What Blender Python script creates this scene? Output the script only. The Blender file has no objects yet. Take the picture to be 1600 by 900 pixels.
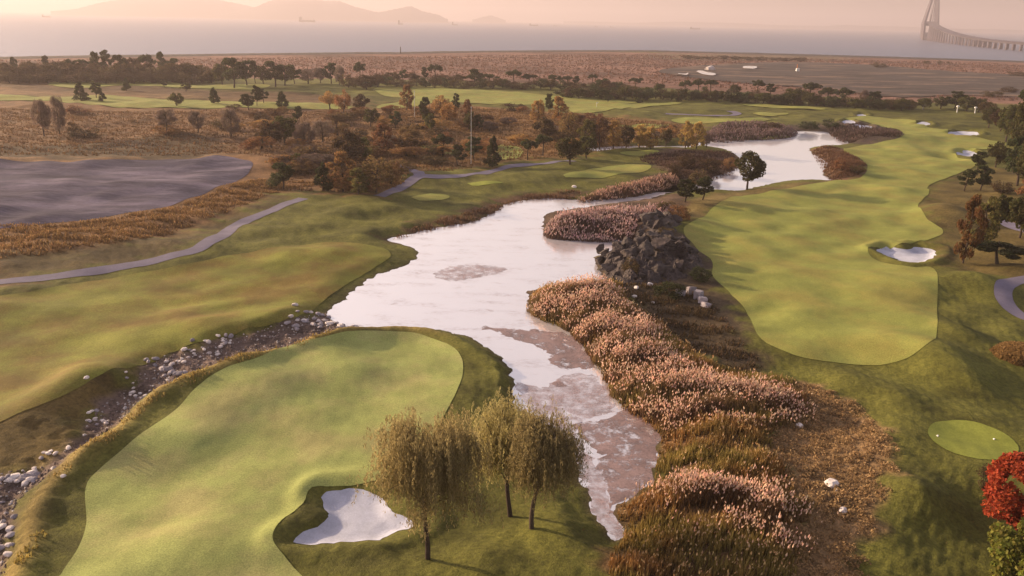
import bpy, math, random
import numpy as np
from mathutils import Matrix, Vector
from mathutils.geometry import delaunay_2d_cdt

R = math.radians
rng = np.random.default_rng(7)
random.seed(7)
scene = bpy.context.scene
COL = scene.collection

# ------------------------------------------------------------------ camera
CAM_H, FPX, PITCH, ROLL = 40.0, 1256.0, 18.43, 1.174
cam_d = bpy.data.cameras.new('camera')
cam_d.sensor_width = 36.0
cam_d.lens = 36.0 * FPX / 1600.0
cam_d.clip_start, cam_d.clip_end = 0.5, 80000.0
cam = bpy.data.objects.new('camera', cam_d)
COL.objects.link(cam)
CM = (Matrix.Translation((0, 0, CAM_H)) @ Matrix.Rotation(R(90 - PITCH), 4, 'X')
      @ Matrix.Rotation(R(ROLL), 4, 'Z'))
cam.matrix_world = CM
scene.camera = cam
CR = np.array(CM.to_3x3())

# ------------------------------------------------------------------ sky, sun, exposure
SUN_AZ, SUN_EL = -64.0, 15.0          # degrees clockwise from the view direction, degrees up
world = bpy.data.worlds.new('World')
scene.world = world
world.use_nodes = True
wn, wl = world.node_tree.nodes, world.node_tree.links
wn.clear()
sky = wn.new('ShaderNodeTexSky')
sky.sky_type = 'NISHITA'
sky.sun_disc = False
sky.sun_elevation, sky.sun_rotation = R(SUN_EL), R(SUN_AZ)
sky.air_density, sky.dust_density, sky.ozone_density = 1.0, 3.0, 1.0
hsv = wn.new('ShaderNodeHueSaturation')
hsv.inputs['Saturation'].default_value = 0.55
tint = wn.new('ShaderNodeMix')
tint.data_type, tint.blend_type = 'RGBA', 'MULTIPLY'
tint.inputs['Factor'].default_value = 1.0
tint.inputs['B'].default_value = (1.12, 0.96, 0.93, 1)
bg = wn.new('ShaderNodeBackground')
bg.inputs['Strength'].default_value = 0.15
wo = wn.new('ShaderNodeOutputWorld')
wl.new(sky.outputs[0], hsv.inputs['Color'])
wl.new(hsv.outputs[0], tint.inputs['A'])
wl.new(tint.outputs['Result'], bg.inputs['Color'])
wl.new(bg.outputs[0], wo.inputs['Surface'])

sun_d = bpy.data.lights.new('sun', 'SUN')
sun_d.energy, sun_d.angle, sun_d.color = 5.0, R(0.8), (1.0, 0.75, 0.44)
sun = bpy.data.objects.new('sun', sun_d)
COL.objects.link(sun)
sdir = Vector((math.sin(R(SUN_AZ)) * math.cos(R(SUN_EL)), math.cos(R(SUN_AZ)) * math.cos(R(SUN_EL)), math.sin(R(SUN_EL))))
sun.rotation_euler = sdir.to_track_quat('Z', 'Y').to_euler()
sun.location = sdir * 300

vs = scene.view_settings
vs.view_transform, vs.look, vs.gamma, vs.use_curve_mapping = 'Standard', 'None', 1.0, False
vs.exposure = 0.68
cy = scene.cycles
cy.use_denoising = True
cy.max_bounces, cy.diffuse_bounces, cy.glossy_bounces = 5, 2, 2
cy.transmission_bounces, cy.volume_bounces, cy.transparent_max_bounces = 3, 1, 4

# ------------------------------------------------------------------ projection helpers
def unproj(px, py, z=0.0):
    d = CR @ np.array([(px - 800.0) / FPX, -(py - 450.0) / FPX, -1.0])
    t = (z - CAM_H) / d[2]
    return np.array([d[0] * t, d[1] * t])

def proj(p):
    q = CR.T @ (np.array(p, float) - np.array([0, 0, CAM_H]))
    return 800 + FPX * q[0] / -q[2], 450 - FPX * q[1] / -q[2]

def px_per_m(x, y, z=0.0):
    q = CR.T @ (np.array([x, y, z]) - np.array([0, 0, CAM_H]))
    return FPX / -q[2]

_k = np.random.default_rng(3)
def _octaves(wmin, wmax, n, p=1.0):
    out = []
    for i in range(n):
        wl_ = wmin * (wmax / wmin) ** (i / max(1, n - 1))
        a = _k.uniform(0, 2 * math.pi)
        out.append((2 * math.pi / wl_ * math.cos(a), 2 * math.pi / wl_ * math.sin(a), _k.uniform(0, 6.28), (wl_ / wmax) ** p))
    return out
OCT_A = _octaves(9, 60, 13, 0.9)
OCT_B = _octaves(1.6, 9, 9, 0.8)
OCT_M = _octaves(7, 17, 9, 0.6)
MOUNDS = [(1400, 628, 5.0, 0.9), (1470, 560, 6.0, 0.9), (1500, 520, 5.0, 0.7), (1330, 600, 4.0, 0.6), (1420, 780, 4.0, 0.7), (1390, 850, 5.0, 0.6), (1460, 790, 4.5, 0.6), (1520, 600, 4.0, 0.5), (120, 600, 6.0, 0.8), (60, 640, 6.0, 0.8), (200, 600, 5.0, 0.6), (760, 880, 4.0, 0.5), (1480, 330, 9.0, 1.2), (1530, 440, 7.0, 0.9), (1150, 420, 5.0, 0.5)]
OCT_C = _octaves(0.7, 4, 9, 0.5)
def wav(oc, x, y):
    s, n = 0.0, 0.0
    wx = x + 2.2 * np.sin(y * 0.13 + 1.3); wy = y + 2.2 * np.sin(x * 0.11 + 0.4)
    for kx, ky, ph, a in oc:
        s = s + a * np.sin(kx * wx + ky * wy + ph); n += a * a
    return s / math.sqrt(n * 0.5)                     # unit variance

def sstep(a, b, x):
    t = np.clip((x - a) / (b - a), 0, 1)
    return t * t * (3 - 2 * t)

def h_base(x, y):
    r = np.hypot(x, y)
    amp = 0.52 * (1 - 0.6 * sstep(250, 600, r))
    u = wav(OCT_A, x, y)
    u = np.where(u < 0, -np.tanh(-u * 0.8) * 0.95, u)
    return amp * u + 0.085 * wav(OCT_M, x, y) * (1 - 0.5 * sstep(250, 600, r)) + 0.03 * wav(OCT_B, x, y) * (1 - sstep(150, 300, r))

def place(px, py, dz=0.0):
    z = 0.0
    for _ in range(5):
        x, y = unproj(px, py, z + dz)
        z = float(h_base(x, y))
    return np.array([x, y])

def spline(pts, step=0.6, closed=True):
    P = np.array(pts, float); n = len(P); out = []
    rngn = range(n if closed else n - 1)
    for i in rngn:
        p0 = P[(i - 1) % n] if closed or i > 0 else P[0]
        p1, p2 = P[i], P[(i + 1) % n]
        p3 = P[(i + 2) % n] if closed or i + 2 < n else P[n - 1]
        L = np.linalg.norm(p2 - p1)
        st = max(step, 0.004 * np.linalg.norm(p1))
        m = max(1, int(L / st))
        for j in range(m):
            t = j / m
            out.append(0.5 * (2 * p1 + (p2 - p0) * t + (2 * p0 - 5 * p1 + 4 * p2 - p3) * t * t + (3 * p1 - p0 - 3 * p2 + p3) * t ** 3))
    if not closed:
        out.append(P[-1])
    return np.array(out)

def poly(pix, dz=0.0, step=0.6, wob=0.0):
    s = spline([place(a, b, dz) for a, b in pix], step)
    if wob:
        s = s + wob * np.stack([wav(OCT_C, s[:, 0], s[:, 1]), wav(OCT_C, s[:, 0] + 57, s[:, 1] - 31)], 1)
    return s

def _tiles(x, y, idx, P, reach):
    """indices of the points, tile by tile, with the tile's centre and radius"""
    ts = max(6.0, (P[:, 0].max() - P[:, 0].min()) / 24, (P[:, 1].max() - P[:, 1].min()) / 24)
    kx = np.floor(x[idx] / ts).astype(np.int64); ky = np.floor(y[idx] / ts).astype(np.int64)
    key = kx * 100003 + ky
    o = np.argsort(key, kind='stable'); ks = key[o]
    cuts = np.nonzero(np.diff(ks))[0] + 1
    for g in np.split(o, cuts):
        yield idx[g], (kx[g[0]] + 0.5) * ts, (ky[g[0]] + 0.5) * ts, ts * 0.7072

def sdf(x, y, P, reach=15.0, closed=True):
    """distance to an outline, negative inside, exact within reach"""
    shp = x.shape; x = x.ravel(); y = y.ravel()
    out = np.full(x.shape, float(reach))
    idx = np.nonzero((x > P[:, 0].min() - reach) & (x < P[:, 0].max() + reach) & (y > P[:, 1].min() - reach) & (y < P[:, 1].max() + reach))[0]
    if not len(idx): return out.reshape(shp)
    A, B = (P, np.roll(P, -1, 0)) if closed else (P[:-1], P[1:])
    E = B - A; L2 = (E * E).sum(1) + 1e-12; half = np.sqrt(L2) / 2; MID = (A + B) / 2
    ymin, ymax = np.minimum(A[:, 1], B[:, 1]), np.maximum(A[:, 1], B[:, 1])
    ey = np.where(np.abs(E[:, 1]) < 1e-12, 1e-12, E[:, 1])
    for g, cx, cy_, rad in _tiles(x, y, idx, P, reach):
        qx, qy = x[g][:, None], y[g][:, None]
        dm = np.hypot(MID[:, 0] - cx, MID[:, 1] - cy_) - half
        near = np.nonzero((dm < reach + rad) & (dm < dm.min() + 2 * rad + 2 * half))[0]
        if len(near):
            wx, wy = qx - A[near, 0], qy - A[near, 1]
            t = np.clip((wx * E[near, 0] + wy * E[near, 1]) / L2[near], 0, 1)
            d = np.sqrt(((wx - E[near, 0] * t) ** 2 + (wy - E[near, 1] * t) ** 2).min(1))
            d = np.minimum(d, reach)
        else:
            d = np.full(len(g), float(reach))
        if closed:
            if dm.min() > rad:                       # the outline does not cross this tile
                c = (A[:, 1] > cy_) != (B[:, 1] > cy_)
                ins = np.count_nonzero(c & (cx < A[:, 0] + (cy_ - A[:, 1]) * E[:, 0] / ey)) % 2 == 1
            else:
                k = np.nonzero((ymax >= qy.min()) & (ymin <= qy.max()))[0]
                c = (A[k, 1] > qy) != (B[k, 1] > qy)
                ins = (np.sum(c & (qx < A[k, 0] + (qy - A[k, 1]) * E[k, 0] / ey[k]), 1) % 2) == 1
            d = np.where(ins, -d, d)
        out[g] = d
    return out.reshape(shp)

def dist_line(x, y, P, reach=12.0):
    return sdf(x, y, P, reach, False)

# ------------------------------------------------------------------ the lie of the land, traced on the ground
WATER_Z, SEA_Z = -1.0, -1.6
wz = -1.0
POND = poly([(512, 491), (535, 470), (562, 450), (592, 432), (632, 418), (654, 402), (645, 391), (608, 375), (644, 363), (700, 356),
             (737, 348), (775, 334), (794, 320), (844, 312), (880, 311), (910, 316), (975, 312), (1012, 306), (1038, 297), (1062, 290),
             (1066, 297), (1040, 304), (1012, 312), (975, 318), (915, 322), (860, 333), (848, 345), (856, 359),
             (900, 367), (950, 364), (985, 369), (972, 384), (938, 392), (930, 406), (944, 430), (962, 440), (900, 444), (830, 448), (826, 465), (829, 482), (852, 502), (890, 515),
             (927, 562), (947, 600), (972, 636), (1028, 668), (1026, 705), (1016, 745), (990, 765), (965, 775), (962, 792), (974, 830), (960, 838),
             (932, 803), (915, 770), (895, 722), (865, 690), (825, 650), (800, 622), (803, 597), (786, 565), (750, 537), (700, 517), (640, 509), (562, 509)], wz, wob=0.25)
LAKE = poly([(1040, 300), (1085, 299), (1125, 298), (1165, 294), (1219, 284), (1260, 280), (1303, 279), (1286, 266), (1292, 252), (1266, 239), (1268, 231), (1300, 228),
             (1322, 224), (1325, 219), (1303, 215), (1289, 207), (1262, 206), (1241, 207), (1234, 215), (1180, 220), (1112, 220), (1066, 224), (1000, 228), (918, 231),
             (918, 235), (1000, 233), (1066, 231), (1110, 229), (1140, 238), (1158, 252), (1146, 267), (1108, 277), (1085, 288), (1050, 293)], wz, wob=0.3)
STREAM = poly([(514, 486), (480, 490), (440, 503), (400, 518), (350, 530), (310, 545), (270, 556), (232, 568), (214, 598), (180, 622), (150, 648), (120, 688), (70, 733), (0, 748), (-90, 770),
               (-90, 960), (0, 912), (12, 880), (30, 795), (75, 752), (115, 712), (175, 677), (225, 627), (290, 592), (350, 569), (450, 544), (525, 518), (560, 508), (535, 496)], -0.7, wob=0.25)
RIDGE = spline([place(a, b, 0.4) for a, b in [(800, 612), (796, 590), (775, 562), (735, 538), (690, 521), (640, 511), (600, 509), (560, 511), (525, 518), (450, 544), (350, 569), (290, 592), (225, 627), (175, 677), (115, 712), (85, 745), (55, 790), (40, 850), (10, 905)]], 1.0, False)
F_LEFT = poly([(-60, 474), (0, 463), (100, 446), (200, 430), (300, 412), (400, 393), (440, 386), (500, 380), (560, 381), (600, 389), (610, 400), (585, 415), (545, 438), (510, 462), (475, 482), (430, 497), (370, 514),
               (320, 530), (270, 546), (215, 570), (150, 605), (90, 640), (0, 668), (-80, 690)])
F_FRONT = poly([(550, 524), (600, 521), (650, 525), (698, 540), (721, 560), (722, 590), (710, 620), (695, 648), (672, 690), (650, 728), (612, 752), (560, 757), (500, 762), (482, 772), (474, 794), (446, 815), (428, 838), (430, 858), (452, 882), (480, 910),
                (500, 950), (70, 950), (95, 900), (122, 858), (135, 820), (134, 765), (152, 738), (200, 697), (270, 645), (310, 605), (350, 582), (400, 565), (450, 548), (500, 535)])
F_RIGHT = poly([(1340, 571), (1267, 562), (1217, 546), (1184, 524), (1168, 492), (1140, 458), (1114, 433), (1112, 410), (1087, 387), (1068, 364), (1084, 346), (1145, 308), (1206, 298), (1260, 289), (1307, 281), (1345, 277), (1355, 262), (1340, 246),
                (1318, 235), (1360, 226), (1408, 216), (1410, 207), (1380, 199), (1350, 190), (1318, 186), (1345, 183), (1385, 185), (1425, 188), (1440, 198), (1475, 203), (1488, 212), (1530, 216), (1572, 226), (1545, 233), (1500, 237), (1496, 245), (1530, 252), (1520, 262), (1495, 273), (1452, 290), (1451, 303), (1434, 324), (1447, 342), (1473, 360), (1462, 371), (1425, 382), (1395, 385),
                (1360, 388), (1358, 398), (1384, 412), (1424, 418), (1458, 421), (1465, 450), (1464, 500), (1460, 535), (1432, 558), (1390, 570)])
TEE = poly([(1450, 672), (1463, 662), (1500, 658), (1533, 663), (1567, 677), (1590, 697), (1587, 711), (1560, 719), (1527, 718), (1493, 710), (1467, 697), (1452, 683)])
BUNKERS = [poly(p, -0.45, 0.35, 0.1) for p in [
    [(510, 774), (535, 769), (572, 770), (598, 782), (614, 803), (641, 816), (637, 828), (606, 842), (575, 849), (520, 853), (488, 857), (460, 852), (462, 845), (494, 826), (514, 812), (504, 796), (502, 782)],
    [(1369, 394), (1387, 387), (1404, 390), (1420, 391), (1433, 388), (1459, 393), (1460, 402), (1445, 410), (1430, 413), (1413, 412), (1394, 405)],
    [(1316, 191), (1326, 188), (1336, 191), (1333, 195), (1322, 195)],
    [(1331, 198), (1346, 197), (1362, 198), (1358, 203), (1340, 202)],
    [(1338, 181), (1346, 179), (1353, 181), (1346, 184)],
    [(1432, 194), (1442, 191), (1453, 194), (1450, 199), (1438, 197)],
    [(1480, 210), (1496, 206), (1514, 207), (1530, 208), (1524, 213), (1500, 214)],
    [(1494, 241), (1505, 236), (1520, 238), (1526, 243), (1512, 247)],
]]
FAR_FAIRWAYS = [poly(p, 0.0, 1.5) for p in [
    [(-60, 147), (60, 152), (170, 149), (260, 156), (340, 158), (430, 160), (520, 165), (545, 171), (400, 169), (260, 168), (170, 167), (60, 158), (-60, 156)],
    [(75, 130), (140, 124), (210, 121), (262, 127), (300, 134), (350, 133), (420, 133), (400, 140), (330, 139), (270, 137), (190, 134), (110, 138)],
    [(590, 138), (700, 139), (800, 144), (900, 152), (965, 157), (1000, 160), (950, 166), (890, 170), (830, 164), (740, 162), (690, 160), (610, 172), (590, 166), (640, 156), (600, 150)],
    [(885, 171), (940, 166), (1010, 162), (1065, 162), (1000, 169), (930, 176), (890, 176)],
    [(1050, 187), (1090, 184), (1150, 185), (1215, 186), (1195, 190), (1120, 192), (1065, 193)],
    [(968, 196), (1000, 194), (1045, 195), (1030, 200), (980, 200)],
    [(880, 274), (925, 264), (990, 257), (1018, 260), (995, 271), (950, 277), (900, 280)],
    [(655, 228), (690, 228), (712, 237), (700, 242), (665, 236)],
    [(775, 230), (800, 228), (818, 236), (812, 246), (785, 250)],
    [(1160, 164), (1220, 165), (1290, 171), (1225, 170)],
    [(1176, 177), (1215, 177), (1232, 179), (1200, 182)],
    [(968, 240), (1000, 237), (1030, 240), (1000, 244)],
    [(642, 309), (672, 303), (703, 307), (690, 313), (655, 314)],
    [(730, 287), (757, 283), (786, 286), (760, 291), (738, 291)],
]]
MUD = poly([(-80, 244), (0, 249), (150, 250), (300, 249), (386, 251), (391, 266), (371, 283), (319, 304), (240, 327), (131, 345), (0, 357), (-80, 362)])
FLAT = poly([(1030, 112), (1085, 104), (1180, 99), (1260, 98), (1380, 103), (1480, 112), (1650, 122), (1650, 152), (1500, 149), (1400, 152), (1300, 140), (1180, 132), (1080, 122)], 0, 3.0)
DRY = poly([(1150, 600), (1230, 596), (1280, 610), (1340, 640), (1383, 678), (1388, 735), (1372, 800), (1350, 860), (1335, 940), (1225, 940), (1232, 860), (1246, 800), (1228, 745), (1205, 690)], 0, wob=0.4)
def road(pix, width, closed=False):
    c = spline([place(a, b) for a, b in pix], 0.8, False)
    t = np.gradient(c, axis=0); t /= np.linalg.norm(t, axis=1)[:, None]
    n = np.stack([-t[:, 1], t[:, 0]], 1) * width / 2
    return np.concatenate([c + n, (c - n)[::-1]])
PATHS = [road([(-70, 448), (0, 441), (100, 431), (200, 415), (262, 402), (312, 388), (346, 369), (372, 352), (412, 334), (450, 318), (474, 310)], 3.0),
         road([(592, 307), (615, 299), (634, 289), (656, 278), (694, 276), (744, 272), (781, 265), (812, 259), (859, 255), (895, 251)], 3.2),
         road([(656, 277), (645, 267), (612, 256)], 3.0),
         road([(1660, 428), (1600, 437), (1576, 446), (1566, 460), (1576, 480), (1610, 500), (1660, 515)], 2.6),
         road([(1548, 344), (1575, 352), (1610, 364)], 3.0),
         road([(1040, 178), (1080, 180), (1130, 181), (1152, 178), (1140, 174)], 4.0)]
HOLLOWS = [(1482, 246, 16, 5)]
SHORE_PIX = [(-900, 200), (-400, 122), (-200, 99), (0, 91.5), (300, 87), (620, 83.5), (1000, 80), (1300, 87.5), (1600, 97), (1800, 104), (2100, 120), (2600, 190)]
SHORE = np.array([unproj(a, b, 0) for a, b in SHORE_PIX])
sh_a = np.arctan2(SHORE[:, 0], SHORE[:, 1]); sh_r = np.hypot(SHORE[:, 0], SHORE[:, 1])

OUTC = [(place(1015, 405, 1.0), 9.0, 1.8), (place(1030, 350, 0.5), 8.0, 0.8)]

def h_full(x, y, lower=False):
    x = np.asarray(x, float); y = np.asarray(y, float)
    r = np.hypot(x, y)
    h = h_base(x, y)
    sw = np.minimum(sdf(x, y, POND, 16), sdf(x, y, LAKE, 16))
    far = sstep(200, 420, r)
    bank = sstep(0.0, 5.5, sw) ** 0.8
    h = np.where(sw > 0, WATER_Z + (h - WATER_Z) * bank + 0.05 * np.clip(sw, 0, 1), WATER_Z - np.minimum(1.2, 0.35 * -sw) - 0.02)
    rd = dist_line(x, y, RIDGE, 10)
    h = h + 0.75 * np.exp(-(rd / 1.7) ** 2) * sstep(0.2, 2.0, sw)
    ss = sdf(x, y, STREAM, 12)
    st = sstep(-2.5, 2.6, ss)
    h = np.where(sw > 0, h * st + (1 - st) * np.minimum(h, -0.72 + 0.10 * wav(OCT_C, x, y)), h)
    for B in BUNKERS:
        s = sdf(x, y, B, 8)
        k = np.interp(np.hypot(*B.mean(0)), [60, 350], [1.0, 1.3])
        h = h - 0.75 * k * (1 - sstep(-1.2, 0.9, s)) + 0.42 * k * np.exp(-((s - 1.9) / 1.0) ** 2)
    for px_, py_, rad_, up_ in MOUNDS:
        c = place(px_, py_)
        h = h + 1.35 * up_ * np.exp(-((x - c[0]) ** 2 + ((y - c[1]) * 0.7) ** 2) / (rad_ * 0.6) ** 2) * sstep(1, 5, sw) * sstep(-1, 3, ss)
    for px_, py_, wx_, wy_ in HOLLOWS:
        c = place(px_, py_); s = px_per_m(*c)
        h = h - 1.4 * np.exp(-(((x - c[0]) * s / wx_) ** 2 + ((y - c[1]) * s * 0.17 / wy_) ** 2))
    for c, rad, up in OUTC:
        d = np.hypot(x - c[0], y - c[1])
        h = h + up * np.exp(-(d / (rad * 0.75)) ** 2) * sstep(-0.5, 2.5, sw)
    # rough is a little lumpy, mown turf is smooth
    inside = np.full(x.shape, 15.0)
    for P in MOWN:
        inside = np.minimum(inside, sdf(x, y, P, 6))
    h = h + 0.035 * wav(OCT_C, x, y) * sstep(0.2, 1.5, inside) * sstep(0.3, 2.0, sw) * (1 - far)
    if lower:
        h = h - 0.35 * (1 - sstep(-1.5, -0.12, inside)) * np.where(r > 330, 2.5, 1)
    return h
MOWN = [F_LEFT, F_FRONT, F_RIGHT, TEE, MUD, FLAT] + FAR_FAIRWAYS + PATHS + BUNKERS

# ------------------------------------------------------------------ mesh + material helpers
def mesh_np(name, verts, faces, cols=None, smooth=True):
    verts = np.asarray(verts, np.float32); faces = np.asarray(faces, np.int32)
    me = bpy.data.meshes.new(name)
    k = faces.shape[1]
    me.vertices.add(len(verts)); me.vertices.foreach_set('co', verts.ravel())
    me.loops.add(faces.size); me.loops.foreach_set('vertex_index', faces.ravel())
    me.polygons.add(len(faces))
    me.polygons.foreach_set('loop_start', np.arange(len(faces), dtype=np.int32) * k)
    me.polygons.foreach_set('loop_total', np.full(len(faces), k, np.int32))
    me.polygons.foreach_set('use_smooth', np.full(len(faces), smooth))
    if cols is not None:
        ca = me.color_attributes.new('cover', 'FLOAT_COLOR', 'POINT')
        c = np.ones((len(verts), 4), np.float32); c[:, :3] = cols
        ca.data.foreach_set('color', c.ravel())
    me.update(calc_edges=True); me.validate()
    return me

def add_obj(name, me, m=None, parent=None, kind=None, label=None, cat=None, group=None, loc=None):
    o = bpy.data.objects.new(name, me)
    COL.objects.link(o)
    if m is not None and me is not None and len(me.materials) == 0:
        me.materials.append(m)
    if parent is not None: o.parent = parent
    if loc is not None: o.location = loc
    if kind: o['kind'] = kind
    if label: o['label'] = label
    if cat: o['category'] = cat
    if group: o['group'] = group
    return o

def mat(name, col, rough=0.9, var=0.25, scale=0.4, fine=0.0, fscale=6.0, bump=0.0, bscale=8.0, bdist=0.1, attr=False, trans=0.0, rand=0.0, col2=None, spec=0.15, c2lo=0.45, c2hi=0.62, c2scale=0.15, stretch=None):
    m = bpy.data.materials.new(name); m.use_nodes = True
    n, l = m.node_tree.nodes, m.node_tree.links
    n.clear()
    out = n.new('ShaderNodeOutputMaterial')
    tc = n.new('ShaderNodeTexCoord')
    co = tc.outputs['Object']
    def noise(sc, det=4, ro=0.6, off=0.0):
        t = n.new('ShaderNodeTexNoise'); t.inputs['Scale'].default_value = sc; t.inputs['Detail'].default_value = det; t.inputs['Roughness'].default_value = ro
        src = co
        if stretch or off:
            mp = n.new('ShaderNodeMapping'); mp.inputs['Location'].default_value = (off, off * 1.7, 0)
            if stretch:
                mp.inputs['Rotation'].default_value = (0, 0, stretch[1]); mp.inputs['Scale'].default_value = (1, stretch[0], 1)
            l.new(co, mp.inputs['Vector']); src = mp.outputs[0]
        l.new(src, t.inputs['Vector'])
        return t.outputs['Fac']
    def mix(a, b, f, mode='MIX'):
        x = n.new('ShaderNodeMix'); x.data_type = 'RGBA'; x.blend_type = mode
        for k, v in (('A', a), ('B', b)):
            if isinstance(v, tuple): x.inputs[k].default_value = v
            else: l.new(v, x.inputs[k])
        if isinstance(f, float): x.inputs['Factor'].default_value = f
        else: l.new(f, x.inputs['Factor'])
        return x.outputs['Result']
    def remap(v, a, b, c, d):
        x = n.new('ShaderNodeMapRange'); x.inputs[1].default_value = a; x.inputs[2].default_value = b; x.inputs[3].default_value = c; x.inputs[4].default_value = d
        l.new(v, x.inputs[0]); return x.outputs[0]
    if attr:
        at = n.new('ShaderNodeVertexColor'); at.layer_name = 'cover'; c = at.outputs['Color']
    else:
        rgb = n.new('ShaderNodeRGB'); rgb.outputs[0].default_value = (*col, 1); c = rgb.outputs[0]
    if col2 is not None:
        c = mix(c, (*col2, 1), remap(noise(c2scale, 5, 0.65, 13.0), c2lo, c2hi, 0, 1))
    def scaleby(c, v):
        cb = n.new('ShaderNodeCombineColor')
        for i in range(3): l.new(v, cb.inputs[i])
        return mix(c, cb.outputs[0], 1.0, 'MULTIPLY')
    if var: c = scaleby(c, remap(noise(scale, 6), 0.3, 0.7, 1 - var, 1 + var))
    if fine: c = scaleby(c, remap(noise(fscale, 3, 0.7, 5.0), 0.3, 0.7, 1 - fine, 1 + fine))
    if rand:
        oi = n.new('ShaderNodeObjectInfo')
        hs = n.new('ShaderNodeHueSaturation')
        l.new(remap(oi.outputs['Random'], 0, 1, 1 - rand, 1 + rand), hs.inputs['Value'])
        l.new(remap(oi.outputs['Random'], 0, 1, 0.485, 0.515), hs.inputs['Hue'])
        l.new(c, hs.inputs['Color']); c = hs.outputs[0]
    p = n.new('ShaderNodeBsdfPrincipled')
    l.new(c, p.inputs['Base Color']); p.inputs['Roughness'].default_value = rough
    p.inputs['Specular IOR Level'].default_value = spec
    if bump:
        b = n.new('ShaderNodeBump'); b.inputs['Strength'].default_value = bump; b.inputs['Distance'].default_value = bdist
        l.new(noise(bscale, 5, 0.7, 2.0), b.inputs['Height']); l.new(b.outputs[0], p.inputs['Normal'])
    sh = p.outputs[0]
    if trans:
        t = n.new('ShaderNodeBsdfTranslucent'); l.new(c, t.inputs['Color'])
        ms = n.new('ShaderNodeMixShader'); ms.inputs[0].default_value = trans
        l.new(sh, ms.inputs[1]); l.new(t.outputs[0], ms.inputs[2]); sh = ms.outputs[0]
    l.new(sh, out.inputs['Surface'])
    return m

# ------------------------------------------------------------------ ground sheet
M_GROUND = mat('rough_and_heath', None, attr=True, var=0.48, scale=0.14, fine=0.34, fscale=2.6, bump=0.9, bscale=5.0, bdist=0.18)
rows = [4.0]
while rows[-1] < 1300:
    r_ = rows[-1]
    rows.append(r_ + (6 if r_ < 34 else max(0.36, r_ * r_ / 42000.0) if r_ < 450 else r_ * r_ / 75000.0))
rows = np.array(rows)
ang = np.concatenate([np.linspace(-180, -60, 13)[:-1], np.linspace(-60, -37, 24)[:-1], np.linspace(-37, 37, 640)[:-1], np.linspace(37, 60, 24)[:-1], np.linspace(60, 180, 13)])
ang = np.radians(ang)
Rs = np.interp(ang, sh_a, sh_r)
RR, AA = np.meshgrid(rows, ang, indexing='ij')
f = np.clip((RR - 400) / (rows[-2] - 400), 0, None)
RR = np.where(RR > 400, 400 + f * (Rs[None, :] - 400), RR)
RR[-1] = Rs + 6.0
GX, GY = RR * np.sin(AA), RR * np.cos(AA)
GZ = h_full(GX, GY, True)
GZ[-4:-1] = np.maximum(GZ[-4:-1], 0.2) ; GZ[-2] += 1.3
GZ[-1] = SEA_Z - 1.2

def zone(c, x, y, pix, colr, soft=4.0, amt=1.0, dz=0.0, wob=1.0, P=None):
    if P is None: P = poly(pix, dz, 2.0)
    s = sdf(x, y, P, 40) + wob * wav(OCT_B, x, y) * soft * 0.5
    w = (amt * (1 - sstep(-soft, soft, s)))[..., None]
    return c * (1 - w) + np.array(colr) * w
C0 = np.empty(GX.shape + (3,)); C0[:] = (0.108, 0.104, 0.022)
ROUGH_BROWN = (0.125, 0.085, 0.028)
PLAIN = np.array([unproj(a, b) for a, b in [(-300, 70), (-300, 130), (300, 122), (600, 124), (900, 132), (1100, 142), (1400, 158), (1900, 175), (1900, 90)]])
C = zone(C0, GX, GY, None, (0.19, 0.102, 0.074), 12, P=PLAIN)
C = zone(C, GX, GY, [(1040, 84), (1300, 88), (1300, 95), (1050, 93)], (0.16, 0.11, 0.07), 12)
C = zone(C, GX, GY, [(-200, 418), (100, 404), (200, 388), (300, 364), (350, 345), (400, 320), (460, 300), (560, 303), (600, 300), (640, 268), (650, 240), (640, 190), (620, 172), (540, 168), (300, 166), (60, 158), (-200, 156)], (0.185, 0.1, 0.045), 5)
C = zone(C, GX, GY, [(-200, 157), (-200, 120), (60, 122), (300, 140), (520, 150), (560, 165), (300, 156), (60, 150)], (0.15, 0.088, 0.04), 8)
C = zone(C, GX, GY, [(600, 165), (720, 164), (900, 178), (1060, 192), (1110, 212), (1000, 222), (900, 243), (830, 250), (760, 262), (690, 264), (640, 268), (560, 262)], (0.21, 0.115, 0.045), 5)
C = zone(C, GX, GY, [(0, 395), (0, 432), (150, 416), (280, 390), (340, 360), (440, 314), (440, 303), (300, 362), (150, 388)], (0.085, 0.06, 0.024), 3)
C = zone(C, GX, GY, [(0, 228), (100, 225), (200, 218), (330, 216), (330, 244), (180, 247), (0, 246)], (0.09, 0.06, 0.032), 5)
C = zone(C, GX, GY, [(-80, 590), (60, 580), (190, 580), (320, 532), (420, 505), (512, 486), (440, 506), (330, 545), (235, 570), (150, 650), (70, 735), (-80, 770)], ROUGH_BROWN, 3.0)
C = zone(C, GX, GY, [(610, 376), (700, 352), (770, 330), (800, 316), (900, 308), (900, 300), (800, 305), (730, 330), (640, 352)], (0.125, 0.068, 0.038), 2.5)
C = zone(C, GX, GY, [(1340, 190), (1410, 208), (1400, 220), (1330, 224), (1240, 204), (1110, 218), (1110, 200), (1240, 195)], (0.085, 0.058, 0.044), 4)
C = zone(C, GX, GY, [(1266, 232), (1325, 238), (1350, 262), (1345, 278), (1300, 282)], (0.13, 0.07, 0.04), 2)
C = zone(C, GX, GY, [(1020, 240), (1140, 240), (1150, 268), (1090, 285), (1040, 296), (900, 316), (940, 300), (1030, 270)], (0.11, 0.065, 0.045), 3)
C = zone(C, GX, GY, [(1060, 318), (1180, 293), (1300, 282), (1340, 277), (1290, 286), (1206, 300), (1145, 309), (1080, 345), (1050, 345)], (0.15, 0.11, 0.04), 1.5)
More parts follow.
